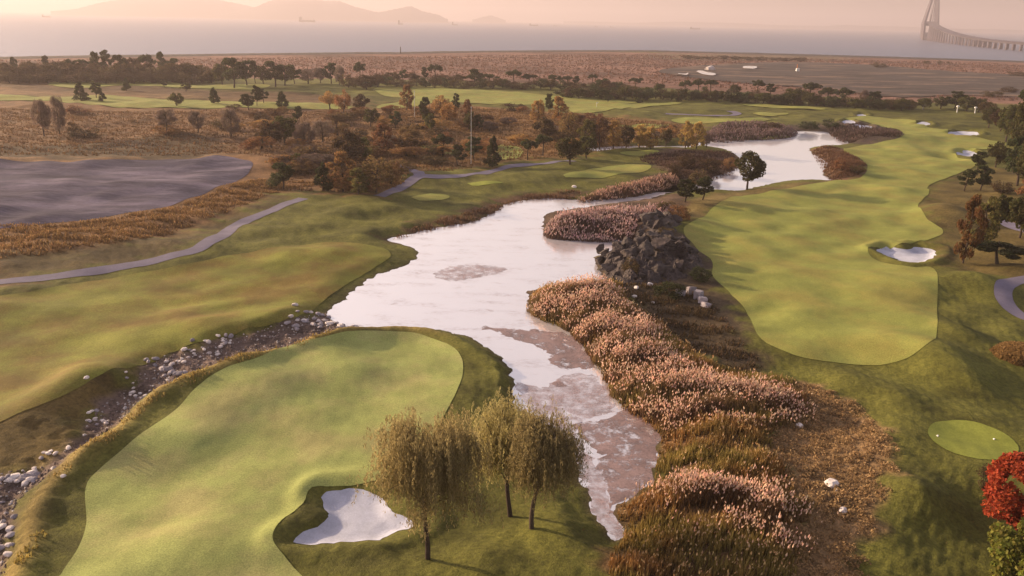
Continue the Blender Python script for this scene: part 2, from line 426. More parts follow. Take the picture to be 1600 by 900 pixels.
C = zone(C, GX, GY, [(1440, 310), (1480, 280), (1560, 262), (1650, 280), (1650, 420), (1540, 430), (1480, 420), (1470, 380)], (0.12, 0.088, 0.03), 3)
REED_FRONT = [(828, 478), (852, 500), (890, 513), (927, 560), (947, 597), (972, 634), (1030, 668), (1028, 705), (1018, 745), (988, 768), (967, 776), (966, 792), (978, 830), (960, 850), (975, 940), (1228, 940), (1230, 860), (1244, 800), (1226, 745), (1206, 690), (1258, 640),
              (1232, 600), (1160, 590), (1110, 572), (1060, 538), (1030, 508), (1000, 490), (975, 468), (965, 442), (900, 446), (835, 450)]
C = zone(C, GX, GY, REED_FRONT, (0.15, 0.085, 0.04), 1.5, dz=-0.5)
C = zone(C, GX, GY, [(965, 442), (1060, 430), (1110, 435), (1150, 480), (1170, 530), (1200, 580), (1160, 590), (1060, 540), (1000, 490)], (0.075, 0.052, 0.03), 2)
C = zone(C, GX, GY, [(812, 500), (812, 430), (975, 430), (975, 470), (840, 480)], (0.1, 0.065, 0.04), 1.0, dz=-0.5)
C = zone(C, GX, GY, [(835, 365), (835, 335), (900, 320), (1010, 305), (1070, 310), (1060, 345), (990, 375)], (0.11, 0.07, 0.045), 1.0, dz=-0.5)
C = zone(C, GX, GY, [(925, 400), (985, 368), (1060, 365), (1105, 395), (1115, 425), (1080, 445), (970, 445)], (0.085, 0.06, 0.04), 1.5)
C = zone(C, GX, GY, None, (0.24, 0.15, 0.075), 1.0, P=DRY)
C = zone(C, GX, GY, None, (0.15, 0.105, 0.09), 0.8, P=STREAM)
rdl = dist_line(GX, GY, RIDGE, 10)
left_part = sstep(-6, -14, GX)
w = (np.exp(-((rdl) / 1.0) ** 2) * left_part * 0.8)[..., None]
C = C * (1 - w) + np.array((0.27, 0.19, 0.06)) * w
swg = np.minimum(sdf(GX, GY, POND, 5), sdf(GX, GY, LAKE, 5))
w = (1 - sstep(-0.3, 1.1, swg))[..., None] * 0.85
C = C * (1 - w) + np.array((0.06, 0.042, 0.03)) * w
OCT_L = _octaves(25, 160, 9, 0.5)
farw = (sstep(330, 520, np.hypot(GX, GY)) * 0.2)[..., None]
C = C * (1 + farw * np.clip(wav(OCT_L, GX * 0.45, GY), -2, 2)[..., None])
C[-3:] = (0.06, 0.05, 0.045)
nr, na = GX.shape
ii = np.arange(nr * na).reshape(nr, na)
faces = np.stack([ii[:-1, :-1].ravel(), ii[:-1, 1:].ravel(), ii[1:, 1:].ravel(), ii[1:, :-1].ravel()], 1)
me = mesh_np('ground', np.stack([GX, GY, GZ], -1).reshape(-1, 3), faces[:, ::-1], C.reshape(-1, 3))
add_obj('ground', me, M_GROUND, kind='structure', label='olive rough and brown heath between the fairways')

# sheets of mown turf, sand, asphalt and mud that lie on the ground
SUBX, SUBY = GX[::2, ::2].ravel(), GY[::2, ::2].ravel()
SUBR = np.hypot(SUBX, SUBY)
def sheet(name, P, m, off=0.05, label=None, kind='structure', inner=0.5, cat=None, flat=None, group=None):
    bx = (SUBX > P[:, 0].min()) & (SUBX < P[:, 0].max()) & (SUBY > P[:, 1].min()) & (SUBY < P[:, 1].max())
    qx, qy, qr = SUBX[bx], SUBY[bx], SUBR[bx]
    if len(qx):
        s = sdf(qx, qy, P, 3)
        keep = s < -inner * np.maximum(1.0, qr / 150)
        qx, qy = qx[keep], qy[keep]
    n = len(P)
    co = [Vector(p) for p in P] + [Vector((a, b)) for a, b in zip(qx, qy)]
    v, e, fc, *_ = delaunay_2d_cdt(co, [], [list(range(n))], 1, 1e-4)
    v = np.array([(a[0], a[1]) for a in v])
    z = np.full(len(v), flat) if flat is not None else h_full(v[:, 0], v[:, 1]) + off * np.clip(np.hypot(v[:, 0], v[:, 1]) / 150, 1, 5)
    tri = []
    for a in fc:
        for k in range(1, len(a) - 1):
            t = (a[0], a[k], a[k + 1])
            c = (v[t[1]][0] - v[t[0]][0]) * (v[t[2]][1] - v[t[0]][1]) - (v[t[1]][1] - v[t[0]][1]) * (v[t[2]][0] - v[t[0]][0])
            tri.append(t if c > 0 else (t[0], t[2], t[1]))
    me = mesh_np(name, np.column_stack([v, z]), tri)
    return add_obj(name, me, m, kind=kind, label=label, cat=cat, group=group)

M_FAIR = mat('fairway_turf', (0.232, 0.245, 0.06), var=0.17, scale=0.2, fine=0.34, fscale=7, bump=0.6, bscale=9, bdist=0.06, col2=(0.255, 0.23, 0.06), c2scale=0.09)
M_FAIRL = mat('autumn_fairway_turf', (0.185, 0.182, 0.034), var=0.32, scale=0.13, fine=0.3, fscale=5, bump=0.6, bscale=9, bdist=0.06, col2=(0.165, 0.115, 0.028), c2scale=0.07, c2lo=0.42, c2hi=0.6)
M_FRONT = mat('front_fairway_turf', (0.29, 0.315, 0.1), var=0.2, scale=0.2, fine=0.32, fscale=8, bump=0.55, bscale=9, bdist=0.05, col2=(0.33, 0.305, 0.12), c2scale=0.1)
M_TEE = mat('tee_turf', (0.22, 0.24, 0.045), var=0.14, scale=0.6, fine=0.18, fscale=5, bump=0.2, bscale=12, bdist=0.03)
M_SAND = mat('bunker_sand', (0.44, 0.45, 0.55), var=0.14, scale=0.5, fine=0.1, fscale=6, bump=0.6, bscale=4, bdist=0.06)
M_PATH = mat('cart_path_asphalt', (0.17, 0.15, 0.205), var=0.12, scale=0.5, fine=0.1, fscale=5)
M_MUD = mat('bare_mud', (0.08, 0.071, 0.1), var=0.4, scale=0.05, fine=0.2, fscale=0.8, bump=0.3, bscale=0.6, bdist=0.3, col2=(0.165, 0.14, 0.185), c2scale=0.03, stretch=(3.0, 0.35), rough=1.0, spec=0.03)
M_FLAT = mat('tidal_mud', (0.092, 0.077, 0.072), var=0.3, scale=0.02, fine=0.2, fscale=0.2, col2=(0.2, 0.14, 0.11), c2scale=0.012, c2lo=0.52, c2hi=0.6, stretch=(3.0, 0.1), rough=1.0, spec=0.03)
sheet('fairway', F_RIGHT, M_FAIR, label='long winding fairway to the east of the pond and lake')
sheet('fairway', F_FRONT, M_FRONT, label='broad pale green fairway below the stream, around the big bunker')
sheet('fairway', F_LEFT, M_FAIRL, label='tawny green fairway between the cart path and the stony stream')
sheet('tee', TEE, M_TEE, label='small oval tee beside the red maple')
FAR_LABELS = ['long pale strip of turf behind the heath, far left', 'upper thin strip of turf before the sea belt', 'wide pale turf below the pine row', 'bright turf with the flagstick', 'turf strip on the far bank of the lake', 'short turf patch above the golden trees', 'tilted oval turf above the upper reed bank', 'small turf under the umbrella pine', 'small turf right of the pine trio', 'thin turf line before the far hedge', 'little turf oval left of the lake head', 'little turf oval below the golden row', 'small tee nearest the pond bank', 'small tee below the cart path']
for P, lb in zip(FAR_FAIRWAYS, FAR_LABELS):
    sheet('fairway', P, M_FAIR if len(P) > 12 else M_TEE, 0.06, label=lb)
BUNKER_LABELS = ['large lobed sand bunker beside the big willow', 'sand bunker biting into the long fairway', 'left small bunker at the lake head', 'wider small bunker at the lake head', 'tiny bunker behind the fairway head', 'small bunker inside the far fairway', 'wide far bunker below the tree row', 'small bunker behind the dark pine pair']
for P, lb in zip(BUNKERS, BUNKER_LABELS):
    sheet('bunker', P, M_SAND, 0.04, label=lb, inner=0.3)
PATH_LABELS = ['long grey cart path curving past the mud field', 'grey cart path below the pine trio', 'short branch of the path into the heath', 'curving cart path beside the shrub dome', 'short path between the dark green trees', 'far grey path looping before the lake']
for P, lb in zip(PATHS, PATH_LABELS):
    sheet('cart_path', P, M_PATH, 0.05, label=lb)
sheet('mud_flat', MUD, M_MUD, 0.04, label='bare violet grey mud field behind the cart path')
sheet('tidal_flat', FLAT, M_FLAT, 0.1, label='dark mud flat before the sea')

# ------------------------------------------------------------------ water
def water_mat(name, base, gloss, rough, bump, bscale, bdist, scum=None, stretch=(1, 1, 1)):
    m = bpy.data.materials.new(name); m.use_nodes = True
    n, l = m.node_tree.nodes, m.node_tree.links; n.clear()
    out = n.new('ShaderNodeOutputMaterial'); tc = n.new('ShaderNodeTexCoord')
    mp = n.new('ShaderNodeMapping'); mp.inputs['Scale'].default_value = stretch
    l.new(tc.outputs['Object'], mp.inputs['Vector'])
    def noise(sc, det, ro=0.6):
        t = n.new('ShaderNodeTexNoise'); t.inputs['Scale'].default_value = sc; t.inputs['Detail'].default_value = det; t.inputs['Roughness'].default_value = ro
        l.new(mp.outputs[0], t.inputs['Vector']); return t.outputs['Fac']
    b = n.new('ShaderNodeBump'); b.inputs['Strength'].default_value = bump; b.inputs['Distance'].default_value = bdist
    l.new(noise(bscale, 4), b.inputs['Height'])
    d = n.new('ShaderNodeBsdfDiffuse'); d.inputs['Color'].default_value = (*base, 1)
    g = n.new('ShaderNodeBsdfGlossy'); g.inputs['Roughness'].default_value = rough; g.inputs['Color'].default_value = (1, 1, 1, 1)
    l.new(b.outputs[0], g.inputs['Normal'])
    ms = n.new('ShaderNodeMixShader'); ms.inputs[0].default_value = gloss
    l.new(d.outputs[0], ms.inputs[1]); l.new(g.outputs[0], ms.inputs[2])
    sh = ms.outputs[0]
    if scum:
        r1 = n.new('ShaderNodeMapRange'); r1.inputs[1].default_value, r1.inputs[2].default_value = 0.5, 0.68
        l.new(noise(0.16, 7, 0.62), r1.inputs[0])
        r2 = n.new('ShaderNodeMapRange'); r2.inputs[1].default_value, r2.inputs[2].default_value = 0.45, 0.62
        l.new(noise(1.1, 4, 0.7), r2.inputs[0])
        mu = n.new('ShaderNodeMath'); mu.operation = 'MULTIPLY'; l.new(r1.outputs[0], mu.inputs[0]); l.new(r2.outputs[0], mu.inputs[1])
        m3 = n.new('ShaderNodeMath'); m3.operation = 'MULTIPLY'; m3.inputs[1].default_value = 0.6; l.new(mu.outputs[0], m3.inputs[0])
        sd = n.new('ShaderNodeBsdfDiffuse'); sd.inputs['Color'].default_value = (*scum, 1)
        m2 = n.new('ShaderNodeMixShader'); l.new(m3.outputs[0], m2.inputs[0]); l.new(sh, m2.inputs[1]); l.new(sd.outputs[0], m2.inputs[2]); sh = m2.outputs[0]
    l.new(sh, out.inputs['Surface'])
    return m
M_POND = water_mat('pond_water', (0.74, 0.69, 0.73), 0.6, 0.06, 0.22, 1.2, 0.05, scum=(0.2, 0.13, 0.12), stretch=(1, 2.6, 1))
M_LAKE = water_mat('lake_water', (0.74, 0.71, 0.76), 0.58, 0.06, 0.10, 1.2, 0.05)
M_SEA = water_mat('sea_water', (0.11, 0.13, 0.2), 0.26, 0.2, 0.5, 0.02, 6.0, stretch=(1, 2.5, 1))
def water_sheet(name, P, m, grow, label):
    x0, y0 = P.min(0) - grow; x1, y1 = P.max(0) + grow
    nx, ny = 40, 60
    X, Y = np.meshgrid(np.linspace(x0, x1, nx), np.linspace(y0, y1, ny), indexing='ij')
    s = sdf(X, Y, P, 12)
    idx = np.arange(nx * ny).reshape(nx, ny)
    fs = []
    for i in range(nx - 1):
        for j in range(ny - 1):
            if s[i:i + 2, j:j + 2].min() < 7:
                fs.append((idx[i, j], idx[i + 1, j], idx[i + 1, j + 1], idx[i, j + 1]))
    me = mesh_np(name, np.column_stack([X.ravel(), Y.ravel(), np.full(X.size, WATER_Z)]), fs)
    add_obj(name, me, m, kind='structure', label=label)
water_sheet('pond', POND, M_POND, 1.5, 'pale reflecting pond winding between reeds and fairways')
water_sheet('lake', LAKE, M_LAKE, 1.5, 'pale lake beyond the reed banks')
S = 24000.0
me = mesh_np('sea', [(-S, -S, SEA_Z), (S, -S, SEA_Z), (S, S, SEA_Z), (-S, S, SEA_Z)], [(0, 1, 2, 3)])
add_obj('sea', me, M_SEA, kind='structure', label='calm hazy sea beyond the shore')

# floating mats of brown weed on the pond
M_SCUM = mat('floating_weed', (0.25, 0.17, 0.165), var=0.35, scale=0.4, fine=0.3, fscale=4, rough=0.5, spec=0.5)
_n, _l = M_SCUM.node_tree.nodes, M_SCUM.node_tree.links
_o = [k for k in _n if k.type == 'OUTPUT_MATERIAL'][0]; _sh = _o.inputs['Surface'].links[0].from_socket
_tc = _n.new('ShaderNodeTexCoord'); _nz = _n.new('ShaderNodeTexNoise'); _nz.inputs['Scale'].default_value = 0.7; _nz.inputs['Detail'].default_value = 8; _nz.inputs['Roughness'].default_value = 0.72
_mr = _n.new('ShaderNodeMapRange'); _mr.inputs[1].default_value, _mr.inputs[2].default_value = 0.36, 0.52
_tr = _n.new('ShaderNodeBsdfTransparent'); _mx = _n.new('ShaderNodeMixShader')
_l.new(_tc.outputs['Object'], _nz.inputs['Vector']); _l.new(_nz.outputs['Fac'], _mr.inputs[0]); _l.new(_mr.outputs[0], _mx.inputs[0]); _l.new(_tr.outputs[0], _mx.inputs[1]); _l.new(_sh, _mx.inputs[2]); _l.new(_mx.outputs[0], _o.inputs['Surface'])
M_FILM = M_SCUM.copy(); M_FILM.name = 'thin_weed_film'
for k_ in M_FILM.node_tree.nodes:
    if k_.type == 'RGB': k_.outputs[0].default_value = (0.33, 0.235, 0.24, 1)
    if k_.type == 'MAP_RANGE' and abs(k_.inputs[1].default_value - 0.36) < 1e-3: k_.inputs[1].default_value, k_.inputs[2].default_value, k_.inputs[4].default_value = 0.36, 0.66, 0.8
for k, (pp, lb) in enumerate([([(750, 510), (790, 511), (850, 517), (892, 524), (918, 552), (931, 574), (906, 577), (872, 575), (858, 563), (852, 546), (812, 528), (772, 516)], 'long tongue of brown floating weed beside the plumed reeds'),
               ([(898, 668), (935, 660), (962, 652), (985, 640), (1034, 668), (1034, 705), (1022, 748), (994, 770), (966, 778), (962, 792), (950, 760), (936, 735), (940, 715), (922, 700), (906, 684)], 'broad brown weed mat in the creek beside the willows'),
               ([(680, 426), (720, 416), (775, 418), (790, 424), (750, 434), (700, 438)], 'thin film of brown weed out on the open pond'),
               ([(806, 600), (850, 610), (880, 590), (930, 590), (960, 640), (900, 668), (936, 735), (962, 792), (972, 832), (956, 834), (932, 800), (915, 768), (895, 720), (830, 650)], 'streaky mauve weed film covering the lower creek'),
               ([(866, 600), (880, 597), (882, 607), (870, 610)], 'small round patch of brown weed beside the green bank')]):
    P = poly(pp, -1.0, 0.25)
    P = P + 0.28 * np.stack([wav(OCT_C, P[:, 0] * 1.7, P[:, 1] * 1.7), wav(OCT_C, P[:, 0] * 1.7 + 9, P[:, 1] * 1.7)], 1)
    sheet('floating_weed', P, M_FILM if 'film' in lb else M_SCUM, kind='stuff', flat=WATER_Z + (0.006 if 'film' in lb else 0.012), label=lb, inner=2.5)

# far hills across the water
M_HILL = mat('far_hill', (0.075, 0.06, 0.055), var=0.3, scale=0.002)
def hill(pix, dist, label):
    xs = np.linspace(pix[0][0], pix[-1][0], 90)
    ys = np.interp(xs, [p[0] for p in pix], [p[1] for p in pix])
    V = []; K = 13
    for x, yv in zip(xs, ys):
        hz = 15 + 0.0205 * x
        bu = unproj(x, hz + 8, SEA_Z); bu = bu / np.linalg.norm(bu)
        top = max(0.0, (hz - yv) / px_per_m(*(bu * dist))) + 3 * math.sin(x * 0.9) * (hz - yv > 3)
        for k in range(K):
            t = k / (K - 1) * 2 - 1
            prof = math.cos(t * math.pi / 2) ** 1.3
            d = dist + t * dist * 0.09
            V.append((bu[0] * d, bu[1] * d, SEA_Z - 2 + (top + CAM_H + 3) * prof * (1 + 0.06 * math.sin(7 * t + x * 0.05))))
    ix = np.arange(90 * K).reshape(90, K)
    fs = np.stack([ix[:-1, :-1].ravel(), ix[1:, :-1].ravel(), ix[1:, 1:].ravel(), ix[:-1, 1:].ravel()], 1)
    add_obj('hill', mesh_np('hill', V, fs), M_HILL, kind='structure', label=label)
hill([(80, 17), (120, 14), (170, 4), (230, -6), (290, -9), (340, -2), (400, 13), (430, 18), (470, 25)], 10500, 'faint far hill behind the sea')
hill([(345, 22), (400, 13), (427, 2.5), (455, -2), (492, -1), (510, 3.5), (532, 4.5), (555, 12), (590, 19), (620, 14), (642, 11), (660, 19), (687, 24), (700, 31)], 9500, 'twin-peaked hazy hill behind the cargo ship')
hill([(738, 31), (752, 27), (767, 24.5), (778, 28), (790, 32)], 12000, 'tiny hazy hill on the horizon')
hill([(880, 36.5), (1000, 35.5), (1060, 34), (1120, 35), (1200, 38.5), (1290, 41), (1318, 39), (1400, 41.5), (1445, 43.5), (1500, 45), (1650, 48), (1750, 52)], 15000, 'long low hazy coast behind the bridge')


# ------------------------------------------------------------------ leaf and wood materials
M_WOOD = mat('bark', (0.07, 0.05, 0.038), var=0.3, scale=3, rand=0.2)
M_LEAF = mat('foliage', None, attr=True, var=0.0, trans=0.5, rand=0.22, rough=0.7)
M_REED = mat('reed_stalks', None, attr=True, var=0.22, scale=0.35, trans=0.35, rough=0.8)

class MB:
    """collects triangles with colours"""
    def __init__(s): s.v, s.f, s.c, s.n = [], [], [], 0
    def add(s, v, f, c):
        v = np.asarray(v, float); f = np.asarray(f)
        s.v.append(v); s.f.append(f + s.n); s.c.append(np.broadcast_to(np.asarray(c, float), (len(v), 3))); s.n += len(v)
    def mesh(s, name, smooth=False):
        return mesh_np(name, np.concatenate(s.v), np.concatenate(s.f), np.concatenate(s.c), smooth)

def quads(centers, u, v, cols):
    """quads with half axes u, v -> two triangles each"""
    n = len(centers)
    V = np.stack([centers - u - v, centers + u - v, centers + u + v, centers - u + v], 1).reshape(-1, 3)
    b = np.arange(n)[:, None] * 4
    F = np.concatenate([b + np.array([[0, 1, 2]]), b + np.array([[0, 2, 3]])])
    return V, F, np.repeat(cols, 4, 0)

def rand_dirs(n, g):
    d = g.normal(size=(n, 3)); return d / np.linalg.norm(d, axis=1)[:, None]

def tube(pts, rad, seg=6):
    """one tapered tube, closed at its tip"""
    pts = np.asarray(pts, float); n = len(pts)
    t = np.gradient(pts, axis=0); t /= np.linalg.norm(t, axis=1)[:, None] + 1e-9
    up = np.where(np.abs(t[:, 2:3]) > 0.9, np.array([[1.0, 0, 0]]), np.array([[0, 0, 1.0]]))
    a = np.cross(t, up); a /= np.linalg.norm(a, axis=1)[:, None]
    b = np.cross(t, a)
    th = np.arange(seg) / seg * 2 * math.pi
    V = (pts[:, None] + np.asarray(rad)[:, None, None] * (a[:, None] * np.cos(th)[None, :, None] + b[:, None] * np.sin(th)[None, :, None])).reshape(-1, 3)
    F = []
    for i in range(n - 1):
        for j in range(seg):
            p, q = i * seg + j, i * seg + (j + 1) % seg
            F += [(p, q, q + seg), (p, q + seg, p + seg)]
    for j in range(1, seg - 1): F.append(((n - 1) * seg, (n - 1) * seg + j, (n - 1) * seg + j + 1))
    return V, np.array(F)

def tree_meshes(kind, seed, colr, leaves):
    """unit tree: height 1, crown about 1 wide; scaled to metres by its root"""
    g = np.random.default_rng(seed)
    W, L = MB(), MB()
    clumps = []           # centre, radii, weight
    lean = g.normal(0, 0.04, 2)
    if kind == 'pine':
        base, nC = 0.30, 26
        for i in range(nC):
            z = base + (0.93 - base) * ((i + g.uniform(0, 1)) / nC)
            w = 0.42 * (1 - ((z - 0.45) / 0.62) ** 2) ** 0.7 if z > 0.45 else 0.42 * (0.55 + 0.45 * (z - base) / max(0.01, 0.45 - base))
            a = g.uniform(0, 6.283); rr = w * math.sqrt(g.uniform(0.05, 1))
            clumps.append((rr * math.cos(a), rr * math.sin(a), z, g.uniform(0.10, 0.17), 0.055))
    elif kind == 'umbrella':
        base = 0.5
        for i in range(20):
            a = g.uniform(0, 6.283); rr = 0.4 * math.sqrt(g.uniform(0, 1))
            clumps.append((rr * math.cos(a), rr * math.sin(a), 0.84 - 0.9 * rr * rr - g.uniform(0, 0.16), g.uniform(0.10, 0.16), 0.07))
    elif kind == 'cone':
        base, nC = 0.1, 34
        for i in range(nC):
            z = base + (0.95 - base) * ((i + g.uniform(0, 1)) / nC) ** 1.15
            w = 0.42 * (1 - z) ** 0.75 + 0.02
            a = g.uniform(0, 6.283); rr = w * math.sqrt(g.uniform(0.25, 1))
            clumps.append((rr * math.cos(a), rr * math.sin(a), z, 0.07 + 0.10 * (1 - z), 0.07))
    elif kind in ('round', 'autumn', 'bare'):
        base, nC = (0.2, 30) if kind == 'round' else (0.16, 30)
        for i in range(nC):
            d = rand_dirs(1, g)[0]; q = g.uniform(0.35, 1) ** 0.5
            clumps.append((0.4 * d[0] * q, 0.4 * d[1] * q, 0.57 + 0.37 * d[2] * q, g.uniform(0.09, 0.16), g.uniform(0.07, 0.12)))
    elif kind == 'tall':
        base = 0.12
        for i in range(34):
            z = base + 0.83 * (i + g.uniform(0, 1)) / 34
            w = 0.40 * math.sin(math.pi * min(1, (z - 0.02) ** 0.8)) + 0.06
            a = g.uniform(0, 6.283); rr = w * math.sqrt(g.uniform(0.1, 1))
            clumps.append((rr * math.cos(a), rr * math.sin(a), z, g.uniform(0.10, 0.17), 0.06))
    else:                                   # shrub
        base = 0.0
        for i in range(26):
            d = rand_dirs(1, g)[0]; q = g.uniform(0.3, 1) ** 0.5
            clumps.append((0.42 * d[0] * q, 0.42 * d[1] * q, 0.42 + 0.46 * d[2] * q * (1 if d[2] > 0 else 0.75), g.uniform(0.10, 0.17), 0.13))
    top = 0.9
    tz = np.linspace(-0.03, top, 8)
    cx = lean[0] * tz * 1.5 + 0.02 * np.sin(tz * 6 + seed); cyy = lean[1] * tz * 1.5 + 0.02 * np.cos(tz * 5 + seed)
    tr = 0.030 * (1 - tz / 1.05) ** 0.8 + 0.004
    if kind == 'shrub': tr *= 0.6
    v, f_ = tube(np.column_stack([cx, cyy, tz]), tr, 7); W.add(v, f_, (1, 1, 1))
    limbs = sorted(clumps, key=lambda c: -c[3])[:14 if kind in ('bare', 'autumn', 'round') else 9]
    for c in limbs:
        z0 = max(0.05, c[2] - 0.25 * math.hypot(c[0], c[1]) - 0.10) if kind != 'shrub' else 0.02
        z0 = min(z0, 0.8)
        p0 = np.array([np.interp(z0, tz, cx), np.interp(z0, tz, cyy), z0]); p1 = np.array(c[:3])
        mid = (p0 + p1) / 2 + np.array([0, 0, 0.02])
        v, f_ = tube([p0, mid, p1], [0.011, 0.008, 0.003], 4); W.add(v, f_, (1, 1, 1))
    per = leaves // len(clumps)
    for c in clumps:
        n = per
        d = rand_dirs(n, g) * (g.uniform(0.15, 1, n) ** 0.45)[:, None]
        ctr = np.array(c[:3]) + d * np.array([c[3], c[3], c[4] * 1.25])
        shade = g.uniform(0.75, 1.25)
        col = np.array(colr) * shade * g.uniform(0.7, 1.3, (n, 1)) * (1 + g.normal(0, 0.08, (n, 3)))
        n1 = rand_dirs(n, g); n2 = np.cross(n1, rand_dirs(n, g)); n2 /= np.linalg.norm(n2, axis=1)[:, None] + 1e-9
        if kind == 'bare':
            u, vv = n1 * 0.035, n2 * 0.0035
            u[:, 2] = np.abs(u[:, 2]) + 0.01
        else:
            sz = g.uniform(0.009, 0.018, (n, 1)) * (0.85 if kind == 'autumn' else 1.0)
            u, vv = n1 * sz * 1.3, n2 * sz
        L.add(*quads(ctr, u, vv, np.clip(col, 0.003, 1)))
    return W.mesh('trunk', True), L.mesh('crown')

GREEN_D, GREEN_O, BROWN_D, BROWN, ORANGE, YELLOW, RUST, REDC, GREYB = (0.038, 0.042, 0.018), (0.06, 0.056, 0.02), (0.075, 0.05, 0.026), (0.13, 0.078, 0.036), (0.235, 0.125, 0.05), (0.27, 0.17, 0.06), (0.16, 0.08, 0.038), (0.27, 0.045, 0.022), (0.12, 0.085, 0.07)
SPECS = {'pine': ('pine', GREEN_D, 2600), 'umbrella': ('umbrella', GREEN_D, 1800), 'cone': ('cone', GREEN_D, 2600), 'round': ('round', GREEN_O, 2400), 'brown_round': ('round', BROWN_D, 2400),
         'brown': ('autumn', BROWN, 2200), 'orange': ('autumn', ORANGE, 2200), 'yellow': ('tall', YELLOW, 2400), 'rust': ('tall', RUST, 2400), 'olive_tall': ('tall', (0.085, 0.07, 0.025), 2600), 'bare': ('bare', GREYB, 3000),
         'shrub': ('shrub', BROWN_D, 1300), 'green_shrub': ('shrub', GREEN_D, 1500), 'red_shrub': ('shrub', RUST, 1300), 'amber': ('tall', (0.15, 0.088, 0.032), 4200), 'maple': ('autumn', REDC, 9000), 'lime': ('shrub', (0.17, 0.18, 0.035), 9000), 'leafy': ('round', GREEN_O, 5000), 'spread': ('umbrella', GREEN_D, 5000)}
TREE_LIB = {}
def lib(kind, var):
    if (kind, var) not in TREE_LIB:
        k, c, n = SPECS[kind]; n = int(n * 1.6) if n < 4000 else n; c = tuple(1.35 * q for q in c)
        TREE_LIB[(kind, var)] = tree_meshes(k, abs(hash_(kind)) % 1000 + var * 17, c, n)
    return TREE_LIB[(kind, var)]
def hash_(s):
    h = 7
    for ch in s: h = (h * 31 + ord(ch)) % 100003
    return h

def top_height(p, z0, ytop):
    lo, hi = 0.2, 60.0
    for _ in range(30):
        m = (lo + hi) / 2
        if proj((p[0], p[1], z0 + m))[1] > ytop: lo = m
        else: hi = m
    return lo

def h_at(p):
    return float(h_full(np.array([p[0]]), np.array([p[1]]))[0])

_cnt = [0]
def tree(px, yb, ytop, wpx, kind, label, group, name=None, z=None):
    p = place(px, yb); z0 = float(h_base(p[0], p[1])) if z is None else z
    if px_per_m(*p) > 5 and z is None: z0 = h_at(p)
    H = top_height(p, z0, ytop); Wd = wpx / px_per_m(p[0], p[1], H / 2) * 1.12
    _cnt[0] += 1
    tm, cm = lib(kind, _cnt[0] * 7 % 4)
    nm = name or {'pine': 'pine_tree', 'umbrella': 'pine_tree', 'cone': 'conifer_tree', 'shrub': 'shrub', 'green_shrub': 'shrub', 'red_shrub': 'shrub', 'lime': 'shrub', 'bare': 'bare_tree', 'maple': 'maple_tree'}.get(kind, 'autumn_tree' if kind in ('orange', 'yellow', 'rust', 'brown') else 'broadleaf_tree')
    root = add_obj(nm, None, label=label, cat='shrub' if 'shrub' in nm else 'tree', group=group, loc=(p[0], p[1], z0))
    root.scale = (Wd, Wd, H)
    root.rotation_euler = (0, 0, random.uniform(0, 6.28))
    add_obj('stems' if 'shrub' in nm else 'trunk', tm, M_WOOD, root)
    add_obj('foliage' if 'shrub' in nm else 'crown', cm, M_LEAF, root)
    return root

ORD = ['first', 'second', 'third', 'fourth', 'fifth', 'sixth', 'seventh', 'eighth', 'ninth', 'tenth', 'eleventh', 'twelfth', 'thirteenth', 'fourteenth', 'fifteenth', 'sixteenth', 'seventeenth', 'eighteenth', 'nineteenth', 'twentieth',
       'twenty-first', 'twenty-second', 'twenty-third', 'twenty-fourth', 'twenty-fifth', 'twenty-sixth', 'twenty-seventh', 'twenty-eighth', 'twenty-ninth', 'thirtieth']
DESC = {'pine': 'dark pine', 'umbrella': 'umbrella-crowned pine', 'cone': 'dark conical conifer', 'round': 'dark olive round tree', 'brown_round': 'dark brown round tree', 'brown': 'brown autumn tree', 'orange': 'orange autumn tree', 'yellow': 'golden autumn tree',
        'rust': 'rust brown tree', 'olive_tall': 'olive brown tree', 'bare': 'bare twiggy tree', 'shrub': 'brown shrub', 'green_shrub': 'dark green shrub', 'red_shrub': 'rust red shrub'}
def row(items, where, group, fat=1.25):
    items = sorted(items)
    for i, (px, yb, yt, w, k) in enumerate(items):
        tree(px, yb, yt, w * fat, k, f'{DESC[k]}, {ORD[i]} from the left {where}', group)

# belt of trees before the sea, far left
belt = [(8, 121, 96, 20, 'brown_round'), (25, 119, 88, 9, 'pine'), (45, 121, 95, 24, 'brown_round'), (74, 120, 86, 12, 'pine'), (96, 121, 94, 24, 'brown_round'), (113, 120, 88, 16, 'umbrella'), (134, 121, 92, 22, 'pine'), (151, 121, 80, 16, 'pine'),
        (170, 121, 77, 16, 'pine'), (190, 121, 84, 20, 'pine'), (210, 121, 89, 22, 'brown_round'), (231, 121, 79, 20, 'umbrella'), (252, 120, 80, 15, 'pine'), (270, 120, 90, 22, 'pine'), (290, 121, 98, 24, 'brown_round'), (312, 122, 101, 24, 'brown_round')]
row(belt, 'in the tree belt before the sea', 'tree belt before the sea')
front_belt = [(x, 125 + (i % 3), 98 + (i * 7) % 7, 36, 'brown_round' if i % 2 else 'shrub') for i, x in enumerate(range(-6, 335, 18))]
for i, (px, yb, yt, w, k) in enumerate(front_belt):
    tree(px, yb, yt, w, k, f'low dark bushy tree, {ORD[i]} from the left in the undergrowth before the sea belt', 'undergrowth of the sea belt', 'bushy_tree')
